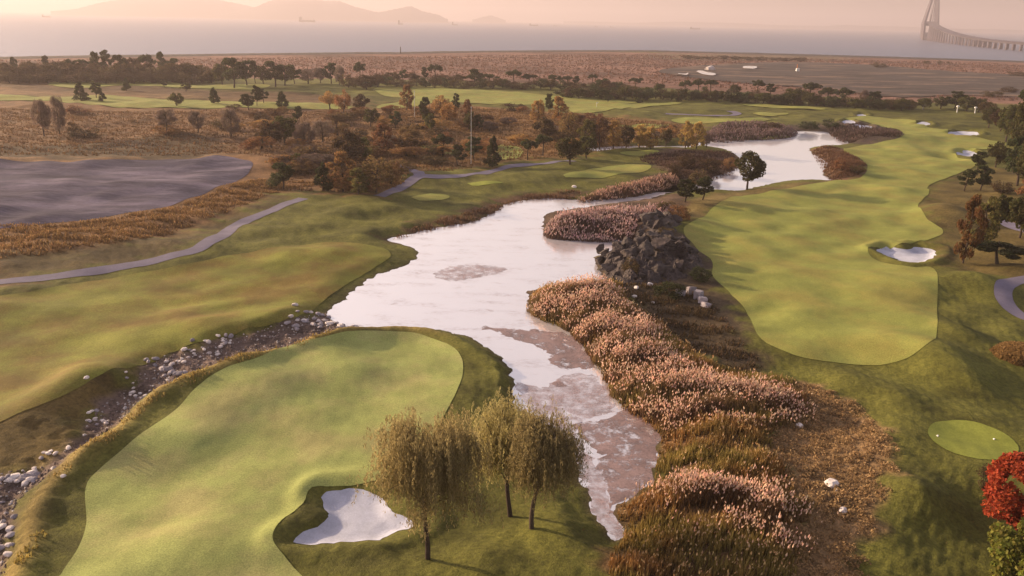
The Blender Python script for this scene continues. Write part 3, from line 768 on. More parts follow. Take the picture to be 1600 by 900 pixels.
wood = [(330, 130, 106, 20, 'shrub'), (347, 133, 97, 22, 'round'), (366, 138, 88, 30, 'pine'), (386, 134, 93, 24, 'pine'), (399, 130, 94, 14, 'pine'), (412, 131, 101, 20, 'round'), (430, 136, 94, 30, 'pine'), (446, 134, 99, 24, 'round'), (460, 131, 101, 18, 'pine'), (482, 131, 106, 24, 'bare'), (501, 130, 104, 18, 'bare'),
        (517, 131, 97, 20, 'pine'), (530, 133, 101, 14, 'bare'), (545, 137, 115, 24, 'shrub'), (563, 128, 92, 15, 'umbrella'), (572, 140, 116, 30, 'brown_round'), (592, 130, 114, 26, 'shrub'), (612, 128, 112, 24, 'brown_round')]
row(wood, 'in the dark wood at midfield', 'dark wood at midfield')
hedge = [(630, 127, 108, 12, 'pine'), (645, 128, 114, 22, 'brown_round'), (663, 127, 104, 10, 'pine'), (681, 127, 96, 20, 'umbrella'), (690, 129, 114, 26, 'shrub'), (716, 130, 116, 26, 'brown_round'), (743, 134, 107, 22, 'pine'), (765, 131, 113, 25, 'umbrella'), (785, 133, 120, 14, 'shrub'), (803, 132, 106, 20, 'umbrella'), (827, 132, 113, 21, 'umbrella'),
         (848, 134, 121, 26, 'shrub'), (866, 133, 114, 16, 'umbrella'), (886, 133, 117, 17, 'umbrella'), (901, 133, 118, 10, 'pine'), (925, 132, 113, 12, 'umbrella'), (941, 141, 122, 18, 'pine'), (963, 141, 128, 20, 'round'), (993, 137, 119, 19, 'umbrella')]
row(hedge, 'in the pine row edging the plain', 'pine row edging the plain')
hedge2 = [(1030, 142, 130, 16, 'round'), (1070, 146, 122, 14, 'umbrella'), (1090, 146, 121, 17, 'umbrella'), (1110, 144, 122, 19, 'umbrella'), (1148, 149, 131, 14, 'round'), (1183, 147, 121, 16, 'umbrella'), (1204, 149, 130, 14, 'pine'), (1240, 163, 138, 34, 'round'), (1265, 156, 124, 25, 'umbrella'), (1292, 160, 133, 22, 'umbrella'), (1318, 163, 134, 24, 'umbrella'),
          (1347, 164, 139, 11, 'bare'), (1365, 166, 142, 20, 'pine'), (1392, 168, 154, 18, 'round'), (1406, 169, 153, 14, 'round'), (1421, 171, 157, 16, 'round'), (1443, 171, 152, 20, 'round'), (1470, 171, 149, 22, 'round'), (1491, 171, 142, 24, 'pine'), (1510, 174, 150, 24, 'round'), (1528, 176, 153, 22, 'round')]
row(hedge2, 'in the row behind the lake', 'tree row behind the lake')
def hedge_row(xs, yf, lo, hi, w, kinds, where, group):
    num = {k: 0 for k in kinds}
    for i, x in enumerate(xs):
        k = kinds[(i * i + i // 2) % len(kinds)]; yb = yf(x) + (i % 3)
        tree(x, yb, yb - lo - (i * 5) % hi, w, k, f'{ORD[num[k]]} {DESC[k]} from the left in the hedge {where}', group); num[k] += 1
hedge_row(range(560, 1000, 15), lambda x: np.interp(x, [560, 600, 940, 1000], [134, 134, 140, 145]), 13, 6, 26, ['shrub', 'green_shrub', 'brown_round'], 'under the pine row', 'hedge under the pine row')
hedge_row(range(880, 1430, 12), lambda x: np.interp(x, [880, 1100, 1240, 1430], [152, 156, 163, 172]), 16, 7, 27, ['green_shrub', 'shrub', 'round'], 'before the lake row', 'hedge before the lake row')
hedge_row(range(0, 340, 15), lambda x: 129, 14, 7, 30, ['shrub', 'brown_round'], 'behind the upper left turf', 'hedge behind the upper left turf')
SHORE_X = [1075, 1092, 1110, 1130, 1150, 1168, 1190, 1212, 1230, 1250]
for x in SHORE_X:
    tree(x, np.interp(x, [1070, 1250], [92, 96]), np.interp(x, [1070, 1250], [86.5, 90]) - (x % 3), 22, 'shrub', f'{ORD[SHORE_X.index(x)]} tiny brown bush from the left in the line along the shore', 'bushes along the sea shore')
for x, yb, w, lb in ((1374, 106, 26, 'brown bush alone in the middle of the far mud flat'), (1447, 100, 10, 'brown bush straight below the bridge pylon, widest of three'), (1468, 100, 9, 'middle one of three bushes below the bridge'), (1481, 100, 6, 'smallest of three bushes below the bridge'), (1590, 120, 30, 'brown bush at the frame edge on the far mud flat'), (1550, 152, 34, 'wide brown bush behind the right end of the lake row'), (1575, 145, 30, 'brown bush above the tall trees on the right slope')):
    tree(x, yb, yb - 4 - w * 0.2, w, 'shrub', lb, 'bushes on the far flats')

# solitary conifers on the far left fairways
L1 = 'solitary conifers on the far left turf'
for a, lb in [((127, 158, 129, 25, 'cone'), 'broad dark conifer, the tallest standing alone on the far left turf'), ((151, 153, 128, 17, 'pine'), 'leaning dark pine just behind the broad conifer on the far left turf'), ((161, 159, 143, 14, 'cone'), 'short dark conifer in front of the leaning pine'),
              ((198, 142, 122, 16, 'cone'), 'small conifer on the upper strip of turf, far left'), ((257, 137, 126, 11, 'pine'), 'tiny dark pine at the end of the upper turf strip'), ((291, 143, 129, 18, 'round'), 'small round dark tree above the low round conifer'),
              ((277, 166, 145, 25, 'round'), 'low round dark tree at the near edge of the left turf'), ((335, 162, 137, 20, 'cone'), 'pointed conifer between the round tree and the group of three'), ((388, 173, 146, 24, 'pine'), 'nearest tree of the dark group of three on the far turf'),
              ((402, 166, 132, 15, 'pine'), 'tallest tree of the dark group of three on the far turf'), ((412, 164, 138, 18, 'pine'), 'hindmost tree of the dark group of three on the far turf'), ((441, 168, 143, 23, 'cone'), 'spreading conifer just beyond the group of three')]:
    tree(*a, lb, L1)
# heath on the left and in the middle
HG = 'trees on the brown heath'
for a, lb in [((70, 213, 153, 30, 'bare'), 'tall bare tree with leaning trunk behind the mud field'), ((94, 210, 148, 26, 'bare'), 'tall thin bare tree, its trunk upright, behind the mud field'), ((115, 212, 190, 16, 'brown'), 'small brown tree beside the two tall bare trees'),
              ((262, 205, 168, 34, 'bare'), 'faint bare tree on the heath above the mud field'), ((310, 208, 172, 30, 'bare'), 'second faint bare tree on the heath above the mud field'), ((362, 214, 168, 32, 'bare'), 'bare tree at the heath edge beside the dark bushes'),
              ((467, 192, 165, 17, 'pine'), 'small dark pine above the large dark thicket'), ((425, 232, 186, 44, 'brown_round'), 'dark brown thicket tree on the heath, left member'), ((446, 226, 176, 44, 'round'), 'dark thicket tree on the heath, tallest member'), ((478, 232, 190, 40, 'bare'), 'bare tree growing out of the dark thicket'),
              ((515, 172, 142, 32, 'orange'), 'orange tree on the edge of the far turf'), ((537, 178, 141, 26, 'orange'), 'taller orange tree next to the far turf'), ((565, 175, 147, 32, 'brown_round'), 'round brown tree behind the orange trees'), ((580, 198, 169, 28, 'round'), 'round dark tree in front of the orange trees'),
              ((618, 201, 173, 19, 'pine'), 'dark oval tree alone amid orange heath'), ((505, 222, 186, 40, 'bare'), 'pale bare tree between the thicket and the rust tree'), ((545, 262, 200, 56, 'brown_round'), 'big dark brown tree at the centre of the heath'), ((569, 255, 211, 26, 'round'), 'dark tree leaning on the big brown tree'), ((600, 240, 192, 40, 'rust'), 'rust tree above the fork of the cart path'),
              ((465, 266, 238, 22, 'round'), 'dark round tree above the end of the cart path'), ((443, 296, 252, 36, 'pine'), 'dark spreading tree between mud field and cart path'), ((430, 294, 268, 24, 'green_shrub'), 'dark shrub at the foot of the spreading tree by the mud field'), ((505, 299, 254, 36, 'cone'), 'conical brown-green tree beside the red tree'),
              ((536, 300, 236, 48, 'rust'), 'dull red autumn tree above the cart path'), ((588, 302, 244, 60, 'brown'), 'wide brown tree next to the cart path bend'), ((560, 304, 262, 36, 'olive_tall'), 'olive brown tree between the red tree and path bend'), ((612, 290, 250, 40, 'brown'), 'low brown tree reaching over the path fork'),
              ((636, 173, 132, 22, 'rust'), 'slender rust tree standing on the far turf'), ((664, 196, 150, 18, 'pine'), 'thin dark pine before the golden thicket'), ((670, 207, 176, 22, 'round'), 'low dark tree under the thin pine'), ((688, 184, 148, 34, 'orange'), 'wide orange tree in the golden thicket'), ((712, 180, 145, 13, 'pine'), 'narrow dark pine rising behind the orange thicket'),
              ((702, 196, 156, 30, 'orange'), 'orange tree at the middle of the golden thicket'), ((730, 190, 155, 17, 'rust'), 'rust tree at the end of the golden thicket'), ((735, 206, 174, 22, 'round'), 'dark tree beside the pale lamp pole'), ((748, 206, 178, 16, 'pine'), 'dark slim tree on the far side of the lamp pole'),
              ((640, 226, 194, 40, 'brown'), 'brown bushy tree over the small green'), ((692, 244, 205, 33, 'umbrella'), 'dark umbrella pine on a bare trunk by the small green'), ((715, 259, 226, 28, 'pine'), 'low dark pine at the left of the pine trio'), ((740, 250, 213, 30, 'pine'), 'middle pine of the pine trio by the path'), ((770, 260, 213, 28, 'cone'), 'pointed dark pine at the right of the pine trio'),
              ((825, 250, 214, 30, 'umbrella'), 'dark pine near the pink reed patch'), ((849, 243, 205, 32, 'umbrella'), 'taller dark pine behind the pink reed patch'), ((890, 257, 212, 44, 'round'), 'broad dark tree beside the thin strip of water'), ((916, 248, 208, 30, 'round'), 'dark tree at the end of the thin strip of water'),
              ((858, 178, 145, 15, 'pine'), 'dark pine poking above the golden trees'), ((840, 195, 156, 26, 'yellow'), 'golden tree left of the poking pine'), ((872, 190, 150, 28, 'yellow'), 'golden tree right of the poking pine'), ((850, 222, 182, 44, 'brown_round'), 'dark brown thicket below the golden pair'), ((890, 220, 176, 40, 'brown'), 'brown thicket right below the golden pair'),
              ((916, 232, 186, 32, 'olive_tall'), 'olive tree starting the row over the thin water'), ((936, 233, 182, 30, 'brown'), 'brown tree in the row over the thin water'), ((958, 231, 187, 26, 'yellow'), 'golden tree in the row over the thin water'), ((978, 231, 194, 26, 'brown_round'), 'dark tree among the golden row over the thin water'), ((999, 231, 194, 26, 'yellow'), 'golden tree midway in the row over the thin water'), ((1016, 233, 196, 24, 'yellow'), 'golden tree near the end of the row over thin water'),
              ((1040, 228, 200, 22, 'brown_round'), 'dark low tree before the twin orange trees'), ((1071, 233, 188, 22, 'yellow'), 'first of the twin orange trees by the lake'), ((1088, 233, 190, 24, 'yellow'), 'second of the twin orange trees by the lake'), ((1104, 231, 205, 18, 'bare'), 'bare bush beside the twin orange trees'),
              ((950, 160, 147, 15, 'pine'), 'dark tree standing on the pale far turf'), ((998, 161, 152, 14, 'green_shrub'), 'dark bush on the pale far turf'), ((1060, 159, 152, 10, 'green_shrub'), 'small dark bush at the end of the pale far turf')]:
    tree(*a, lb, HG)
# scrub over the heath
g_ = np.random.default_rng(5)
HEATH = [poly(p, 0, 2.0) for p in ([(-90, 172), (60, 172), (300, 174), (540, 174), (600, 180), (640, 200), (640, 265), (600, 298), (480, 300), (440, 285), (400, 243), (60, 243), (-90, 238)], [(600, 172), (720, 168), (900, 182), (1050, 194), (1090, 212), (900, 240), (760, 258), (650, 262)])]
scrub = []
while len(scrub) < 105:
    x, y = g_.uniform(60, 1090), g_.uniform(172, 300)
    if x < 380 and g_.uniform() > 0.22: continue
    p = place(x, y)
    hs_ = [sdf(np.array([p[0]]), np.array([p[1]]), P, 5)[0] for P in HEATH]
    if min(hs_) > 0: continue
    if min(sdf(np.array([p[0]]), np.array([p[1]]), P, 5)[0] for P in MOWN) < 1.5: continue
    hp = g_.uniform(0.08, 0.14) * (y - 20) * 0.8
    scrub.append((x, y, hp, hp * g_.uniform(1.6, 2.8), ['shrub', 'red_shrub', 'brown', 'bare', 'orange'][g_.integers(0, 5)], int(hs_[0] > 0)))
num = {}
SDESC = {'shrub': 'dark brown', 'red_shrub': 'rust red', 'brown': 'pale brown', 'bare': 'bare twiggy', 'orange': 'orange'}
for x, y, hp, w, k, hi_ in sorted(scrub):
    n_ = num[(k, hi_)] = num.get((k, hi_), 0) + 1
    tree(x, y, y - hp, w, k, f'{ORD[n_ - 1]} {SDESC[k]} scrub bush from the left on the {("left", "middle")[hi_]} heath', 'scrub bushes on the heath', 'scrub_bush')

# by the lake and along the right-hand fairway
T2 = 'trees along the long fairway'
for a, lb in [((1168, 292, 234, 46, 'leafy'), 'solitary tree with thin leaning trunk on the lake shore'), ((1070, 318, 280, 34, 'pine'), 'left of two dark pines between lake and rocks'), ((1098, 313, 275, 36, 'pine'), 'right of two dark pines between lake and rocks'),
              ((1507, 299, 264, 27, 'pine'), 'dark pine on a thin trunk beside the small bunker'), ((1527, 268, 236, 24, 'pine'), 'upright dark conifer behind the taller pair on the slope'), ((1532, 298, 258, 32, 'pine'), 'broad dark pine touching the upright conifer'),
              ((1505, 412, 303, 36, 'amber'), 'tall orange-brown tree beyond the sand bunker'), ((1532, 388, 308, 48, 'olive_tall'), 'olive brown tree right behind the orange-brown tree'), ((1558, 364, 302, 36, 'leafy'), 'dark green tree left of the short path'), ((1592, 372, 298, 48, 'leafy'), 'dark green tree right of the short path'),
              ((1556, 412, 376, 80, 'spread'), 'low flat-topped spreading tree above the curving path'), ((1572, 222, 160, 40, 'round'), 'dark tree at the top of the right slope'), ((1594, 250, 145, 52, 'round'), 'tallest dark tree on the right slope'), ((1588, 290, 205, 50, 'pine'), 'dark pine lowest on the right slope'), ((1556, 262, 222, 34, 'round'), 'dark tree in front of the right slope trees'),
              ((1545, 200, 165, 30, 'round'), 'dark tree behind the far sand bunkers'), ((1606, 330, 268, 40, 'rust'), 'reddish tree cut by the frame on the right'), ((1565, 302, 280, 36, 'shrub'), 'brown bush below the right slope trees'), ((1622, 420, 330, 40, 'round'), 'dark tree beyond the spreading tree'), ((1562, 205, 168, 34, 'brown_round'), 'dark brown tree behind the top of the right slope'), ((1600, 205, 138, 44, 'pine'), 'dark pine rising behind the tallest slope tree'), ((1540, 185, 158, 30, 'brown_round'), 'dark brown tree right of the short lamp posts'), ((1602, 300, 215, 50, 'round'), 'dark tree at the frame edge low on the slope')]:
    tree(*a, lb, T2)
for k, (px, yb, yt, w, kd, lb) in enumerate([(1072, 262, 238, 34, 'shrub', 'dark brown bush west of the lake, upper'), (1108, 266, 240, 40, 'shrub', 'dark brown bush on the lake shore, widest'), (1140, 262, 244, 26, 'red_shrub', 'reddish bush at the tip of the lake bank'), (1050, 275, 254, 36, 'shrub', 'dark brown bush over the upper reed bank'), (1092, 284, 262, 34, 'shrub', 'dark brown bush near the channel mouth'),
                                            (1315, 268, 246, 30, 'red_shrub', 'rust bush on the spit east of the lake'), (1338, 272, 256, 22, 'shrub', 'brown bush on the spit east of the lake'), (1205, 205, 190, 40, 'shrub', 'dark bush on the far lake bank, left'), (1260, 202, 188, 40, 'green_shrub', 'dark bush on the far lake bank, middle'), (1300, 200, 186, 34, 'green_shrub', 'dark bush on the far lake bank, right'),
                                            (1060, 345, 318, 40, 'red_shrub', 'russet bush between island reeds and dark pines'), (1040, 336, 312, 34, 'shrub', 'brown bush behind the island reeds'), (985, 430, 402, 30, 'shrub', 'brown bush among the dark rocks'), (1040, 372, 352, 30, 'shrub', 'brown bush on top of the dark rocks'), (1095, 440, 415, 34, 'green_shrub', 'olive bush at the foot of the dark rocks'), (1045, 465, 440, 50, 'green_shrub', 'dark olive bush beside the pale stone blocks')]):
    tree(px, yb, yt, w, kd, lb, 'bushes on the water banks')
# maple, lime shrub and clipped dome at the right edge
tree(1588, 836, 716, 126, 'maple', 'bright red maple beside the oval tee', None)
tree(1540, 770, 722, 34, 'shrub', 'dark brown bush hugging the red maple', None)
tree(1598, 925, 806, 120, 'lime', 'yellow-green shrub in the lower corner below the red maple', None)

# ------------------------------------------------------------------ willows
def willow(px, yb, ytop, wpx, lean, seed, label, colr, nst, low=0.0):
    g = np.random.default_rng(seed)
    p = place(px, yb); z0 = h_at(p); H = top_height(p, z0, ytop); Wd = wpx / px_per_m(p[0], p[1], H * 0.7)
    root = add_obj('willow_tree', None, label=label, cat='tree', group='willows on the green bank', loc=(p[0], p[1], z0))
    W, L = MB(), MB()
    tz = np.linspace(-0.1, H * 0.62, 9)
    tx = lean * (np.maximum(tz, 0) / H) ** 1.3 * Wd + 0.12 * np.sin(tz * 0.9 + seed); ty = 0.15 * np.sin(tz * 0.7 + 2 * seed)
    v, f_ = tube(np.column_stack([tx, ty, tz]), 0.19 * (1 - tz / H) ** 0.8 + 0.02, 9); W.add(v, f_, (1, 1, 1))
    tips = []
    for k in range(34):
        z1 = g.uniform(0.25, 0.6) * H
        b0 = np.array([np.interp(z1, tz, tx), np.interp(z1, tz, ty), z1])
        a = k * 2.399 + g.uniform(-0.4, 0.4); rr = Wd * 0.5 * g.uniform(0.25, 0.95); zz = H * (0.96 - 0.36 * (rr / (Wd * 0.5)) ** 2 * g.uniform(0.5, 1.5)) - g.uniform(0, 1.2)
        b2 = np.array([b0[0] * 0.6 + tx[-1] * 0.4 + rr * math.cos(a), b0[1] + rr * math.sin(a), zz])
        b1 = b0 * 0.45 + b2 * 0.55 + np.array([0, 0, 0.08 * H])
        bb = np.array([b0 * (1 - t) ** 2 + 2 * b1 * t * (1 - t) + b2 * t * t for t in np.linspace(0, 1, 7)])
        v, f_ = tube(bb, np.linspace(0.075, 0.012, 7), 5); W.add(v, f_, (1, 1, 1))
        tips.append(bb)
    add_obj('trunk', W.mesh('trunk', True), M_WOOD, root)
    for s_ in range(nst):
        bb = tips[g.integers(0, len(tips))]
        q = bb[g.integers(3, 7)] + g.normal(0, 0.6, 3) * np.array([1, 1, 0.8])
        out = np.array([q[0] - tx[-1], q[1], 0]); out /= np.linalg.norm(out) + 0.3
        Ls = min(g.uniform(0.5, 4.0) * H / 11, max(0.5, q[2] - (g.uniform(0.34, 0.5) + low * np.clip((tx[-1] - q[0]) / (Wd * 0.4), 0, 1)) * H))
        n = max(8, int(Ls * 11))
        t = np.sort(g.uniform(0, 1, n))
        ctr = q + np.column_stack([out[0] * 0.5 * t ** 0.5, out[1] * 0.5 * t ** 0.5, 0.15 * np.sin(t * 3) - Ls * t ** 1.3]) + g.normal(0, 0.06, (n, 3))
        n1 = g.normal(0, 0.35, (n, 3)); n1[:, 2] -= 1; n1 /= np.linalg.norm(n1, axis=1)[:, None]
        n2 = np.cross(n1, rand_dirs(n, g)); n2 /= np.linalg.norm(n2, axis=1)[:, None] + 1e-9
        sz = g.uniform(0.7, 1.2, (n, 1))
        c = np.array(colr) * g.uniform(0.75, 1.25) * g.uniform(0.75, 1.25, (n, 1))
        L.add(*quads(ctr, n1 * 0.10 * sz, n2 * 0.021 * sz, c))
    add_obj('crown', L.mesh('crown'), M_LEAF, root)
willow(666, 876, 633, 184, 0.05, 1, 'large weeping willow right of the near bunker, nearest and widest of three', (0.32, 0.25, 0.115), 2900, 0.2)
willow(795, 806, 618, 122, -0.08, 2, 'slim willow in the middle, half hidden behind its neighbour', (0.34, 0.27, 0.125), 1700)
willow(830, 827, 632, 120, 0.30, 3, 'willow with a thin slanting trunk nearest the creek', (0.29, 0.23, 0.108), 1900)

# ------------------------------------------------------------------ reeds, tufts, ground cover
def scatter(P, dens, g, minr=0.0):
    x0, y0 = P.min(0); x1, y1 = P.max(0)
    n = int((x1 - x0) * (y1 - y0) * dens)
    x = g.uniform(x0, x1, n); y = g.uniform(y0, y1, n)
    k = sdf(x, y, P, 3) < 0
    return x[k], y[k]

def reeds(label, pix, dens, hgt, body, plume, frac, seed, body2=None, width=0.07, dz=-0.5, psize=0.155, name='reed_bed', soft=0.0, P=None, avoid=None, clump=0.75):
    g = np.random.default_rng(seed)
    if P is None: P = poly(pix, dz, 1.0)
    x, y = scatter(P, dens, g)
    if soft:
        x = x + g.normal(0, soft, len(x)); y = y + g.normal(0, soft, len(y))
    dn = wav(OCT_B, x * 1.3 + seed, y * 1.3)
    k = g.uniform(0, 1, len(x)) < np.clip(0.62 + clump * dn, 0.06, 1)
    if avoid is not None: k &= sdf(x, y, avoid, 3) > 0
    x, y, dn = x[k], y[k], dn[k]
    z = h_full(x, y)
    if soft:
        k = z > WATER_Z - 0.12; x, y, dn, z = x[k], y[k], dn[k], z[k]
    n = len(x)
    z = np.maximum(z, WATER_Z - 0.3)
    H = hgt * g.uniform(0.65, 1.15, n) * (1 + 0.1 * dn) * (0.5 + 0.5 * sstep(0, 2.2, -sdf(x, y, P, 3)))
    lean = g.normal(0, 0.13, (n, 2)) + np.array([0.08, -0.03])
    base = np.column_stack([x, y, z]); tip = base + np.column_stack([lean * H[:, None], H])
    M = MB()
    a = g.uniform(0, math.pi, n)
    for q in range(2):
        side = np.column_stack([np.cos(a + q * 1.5), np.sin(a + q * 1.5), np.zeros(n)]) * width * g.uniform(0.7, 1.3, (n, 1))
        tp = base + (tip - base) * g.uniform(0.65, 0.95, (n, 1)) + g.normal(0, 0.12, (n, 3)) * (H / 3)[:, None]
        V = np.stack([base - side, base + side, tp], 1).reshape(-1, 3)
        bw = np.clip(0.5 + 0.6 * wav(OCT_B, x * 0.6 - 20, y * 0.6), 0, 1)[:, None] if body2 is not None else 0.0
        c = (np.array(body) * (1 - bw) + np.array(body2 if body2 is not None else body) * bw) * g.uniform(0.7, 1.3, (n, 1)) * (1 + 0.15 * dn)[:, None]
        M.add(V, np.arange(3 * n).reshape(-1, 3), np.clip(np.repeat(c, 3, 0), 0.004, 1))
    if frac > 0:
        k = g.uniform(0, 1, n) < frac * np.clip(1 + 0.5 * wav(OCT_B, x * 0.8 + 40, y * 0.8), 0.15, 1.6)
        m = k.sum(); t = base[k] + (tip - base)[k] * g.uniform(0.72, 1.04, (m, 1)); a2 = a[k]
        ax = np.column_stack([lean[k] * 1.5 + g.normal(0, 0.2, (m, 2)), np.ones(m)]); ax /= np.linalg.norm(ax, axis=1)[:, None]
        c = np.array(plume) * g.uniform(0.7, 1.25, (m, 1)) * (1 + g.normal(0, 0.05, (m, 3)))
        for q in range(2):
            sd = np.column_stack([np.cos(a2 + q * 1.57), np.sin(a2 + q * 1.57), np.zeros(m)])
            hl = (psize * g.uniform(0.8, 1.4, m))[:, None]
            V = np.stack([t - ax * hl * 0.6, t + sd * hl * 0.4, t + ax * hl * 1.15, t - sd * hl * 0.4], 1).reshape(-1, 3)
            b = np.arange(m)[:, None] * 4
            M.add(V, np.concatenate([b + [[0, 1, 2]], b + [[0, 2, 3]]]), np.clip(np.repeat(c, 4, 0), 0.01, 1))
    return add_obj(name, M.mesh(name), M_REED, kind='stuff', label=label)
PLUME = (0.82, 0.58, 0.45)
P1 = [(826, 464), (870, 458), (930, 456), (960, 462), (965, 480), (1000, 505), (1020, 520), (1032, 545), (1058, 572), (1100, 596), (1150, 612), (1225, 622), (1256, 650), (1205, 672), (1120, 668), (1045, 668), (985, 640), (950, 602), (927, 562), (890, 516), (852, 502), (829, 482)]
P2 = [(1018, 762), (1060, 752), (1130, 772), (1180, 762), (1225, 778), (1243, 805), (1230, 870), (1195, 868), (1150, 842), (1100, 838), (1060, 812), (1030, 795)]
reeds('peach plumed reeds along the east bank of the pond', P1, 62, 2.4, (0.165, 0.095, 0.055), PLUME, 0.45, 11, body2=(0.2, 0.13, 0.06), width=0.045, clump=0.8, psize=0.16, soft=0.9)
reeds('peach plumed reeds at the mouth of the creek', P2, 62, 2.2, (0.165, 0.095, 0.05), PLUME, 0.45, 12, body2=(0.2, 0.13, 0.05), width=0.045, clump=0.85, psize=0.16, soft=1.1)
reeds('brown and olive marsh grass between the plumed reeds', REED_FRONT, 36, 1.35, (0.32, 0.175, 0.065), (0.55, 0.38, 0.2), 0.12, 13, body2=(0.24, 0.18, 0.055), clump=0.3, width=0.07, name='marsh_grass')
reeds('pinkish reeds on the island in the pond', [(850, 352), (875, 346), (920, 340), (1010, 334), (1050, 336), (1040, 346), (1000, 354), (985, 366), (930, 366), (870, 360), (853, 357)], 26, 2.2, (0.13, 0.08, 0.065), (0.6, 0.42, 0.39), 0.4, 14, width=0.08, psize=0.26, clump=0.4)
reeds('reeds with pale heads on the upper pond bank', [(900, 314), (940, 304), (1000, 290), (1045, 280), (1060, 286), (1040, 296), (980, 310), (910, 315)], 16, 1.9, (0.14, 0.08, 0.055), (0.55, 0.36, 0.28), 0.45, 15, width=0.1, psize=0.3, clump=0.4)
reeds('low russet sedge along the north bank of the pond', [(612, 374), (650, 361), (700, 354), (737, 347), (775, 333), (794, 319), (844, 311), (900, 311), (900, 303), (830, 306), (780, 318), (730, 336), (640, 355)], 9, 0.9, (0.14, 0.08, 0.045), (0.26, 0.15, 0.09), 0.5, 16, width=0.1, name='sedge')
reeds('grey purple reeds on the far bank of the lake', [(1110, 219), (1118, 202), (1180, 196), (1240, 204), (1238, 213), (1180, 219)], 3, 1.6, (0.12, 0.08, 0.07), (0.27, 0.19, 0.18), 0.9, 17, width=0.2, psize=0.4)
reeds('dark reeds at the head of the lake', [(1300, 214), (1300, 200), (1345, 203), (1400, 208), (1405, 216), (1370, 221), (1328, 222)], 3, 1.4, (0.085, 0.055, 0.045), (0.15, 0.1, 0.09), 0.5, 18, width=0.2, psize=0.4)
reeds('russet sedge on the spit east of the lake', [(1270, 233), (1320, 237), (1347, 256), (1350, 272), (1308, 281), (1290, 263)], 6, 0.9, (0.15, 0.08, 0.045), (0.22, 0.12, 0.08), 0.4, 19, width=0.15, name='sedge')
reeds('dark sedge west of the lake', [(1000, 248), (1080, 238), (1140, 240), (1155, 254), (1140, 268), (1100, 280), (1060, 285), (1040, 268)], 5, 0.9, (0.1, 0.06, 0.045), (0.2, 0.13, 0.1), 0.5, 20, width=0.16, name='sedge')
reeds('dry tawny grass on the bank between mud field and cart path', [(-60, 412), (100, 398), (220, 378), (300, 358), (360, 335), (420, 308), (480, 296), (600, 300), (640, 275), (600, 285), (480, 288), (395, 285), (320, 310), (240, 333), (130, 351), (-60, 364)], 9, 0.7, (0.2, 0.12, 0.055), (0.36, 0.22, 0.1), 0.5, 21, width=0.11, name='dry_grass')
reeds('dry russet grass on the open heath', None, 1.5, 0.5, (0.16, 0.092, 0.048), (0.22, 0.135, 0.075), 0.3, 22, width=0.22, name='dry_grass', P=HEATH[0], psize=0.3, clump=0.9)
reeds('dry orange grass on the middle heath', None, 1.8, 0.6, (0.19, 0.11, 0.05), (0.28, 0.17, 0.09), 0.3, 23, width=0.22, name='dry_grass', P=HEATH[1], psize=0.3)
reeds('yellow long grass along the ridge above the stony stream', [(520, 516), (450, 541), (350, 566), (290, 589), (225, 624), (175, 673), (115, 708), (70, 752), (95, 752), (128, 716), (185, 684), (236, 634), (297, 600), (354, 576), (452, 550), (522, 523)], 16, 0.45, (0.3, 0.21, 0.07), (0.4, 0.3, 0.12), 0.3, 24, width=0.06, name='long_grass', dz=0.4)
reeds('yellow tussocks below the ridge in the near corner', [(20, 890), (45, 850), (75, 835), (65, 860), (35, 900)], 20, 0.5, (0.33, 0.25, 0.07), (0.4, 0.3, 0.1), 0.3, 25, width=0.07, name='long_grass', dz=0.0)
reeds('dull brown shade plants between the rocks and plumed reeds', [(965, 446), (1040, 440), (1110, 470), (1150, 520), (1190, 572), (1160, 590), (1062, 538), (1000, 486)], 12, 0.6, (0.1, 0.068, 0.036), (0.2, 0.13, 0.08), 0.2, 26, width=0.09, name='undergrowth', dz=0)
reeds('mottled brown scrub over the far coastal plain', [(-60, 97), (300, 92), (620, 89), (1000, 86), (1300, 93), (1600, 103), (1650, 150), (1400, 151), (1100, 137), (900, 128), (600, 119), (300, 115), (-60, 116)], 0.06, 1.2, (0.165, 0.092, 0.066), (0.2, 0.118, 0.088), 0.2, 27, body2=(0.2, 0.112, 0.085), width=0.9, psize=0.8, clump=0.9, name='coastal_scrub', dz=0, avoid=FLAT)
# tufted dry ground cover right of the reeds: many small leafy mounds
g = np.random.default_rng(31)
x, y = scatter(DRY, 3.6, g)
n = len(x); z = h_full(x, y)
M = MB()
rad = g.uniform(0.22, 0.5, n); tone = g.uniform(0.75, 1.25, n)
for q in range(16):
    d = rand_dirs(n, g); d[:, 2] = np.abs(d[:, 2])
    ctr = np.column_stack([x, y, z]) + d * rad[:, None] * np.array([1.1, 1.1, 0.8])
    n1 = rand_dirs(n, g); n2 = np.cross(n1, rand_dirs(n, g)); n2 /= np.linalg.norm(n2, axis=1)[:, None] + 1e-9
    c = np.array((0.34, 0.22, 0.11)) * (tone * g.uniform(0.7, 1.3, n))[:, None]
    M.add(*quads(ctr, n1 * 0.10, n2 * 0.05, c))
add_obj('ground_cover', M.mesh('ground_cover'), M_REED, kind='stuff', label='tufted brown ground cover right of the plumed reeds')
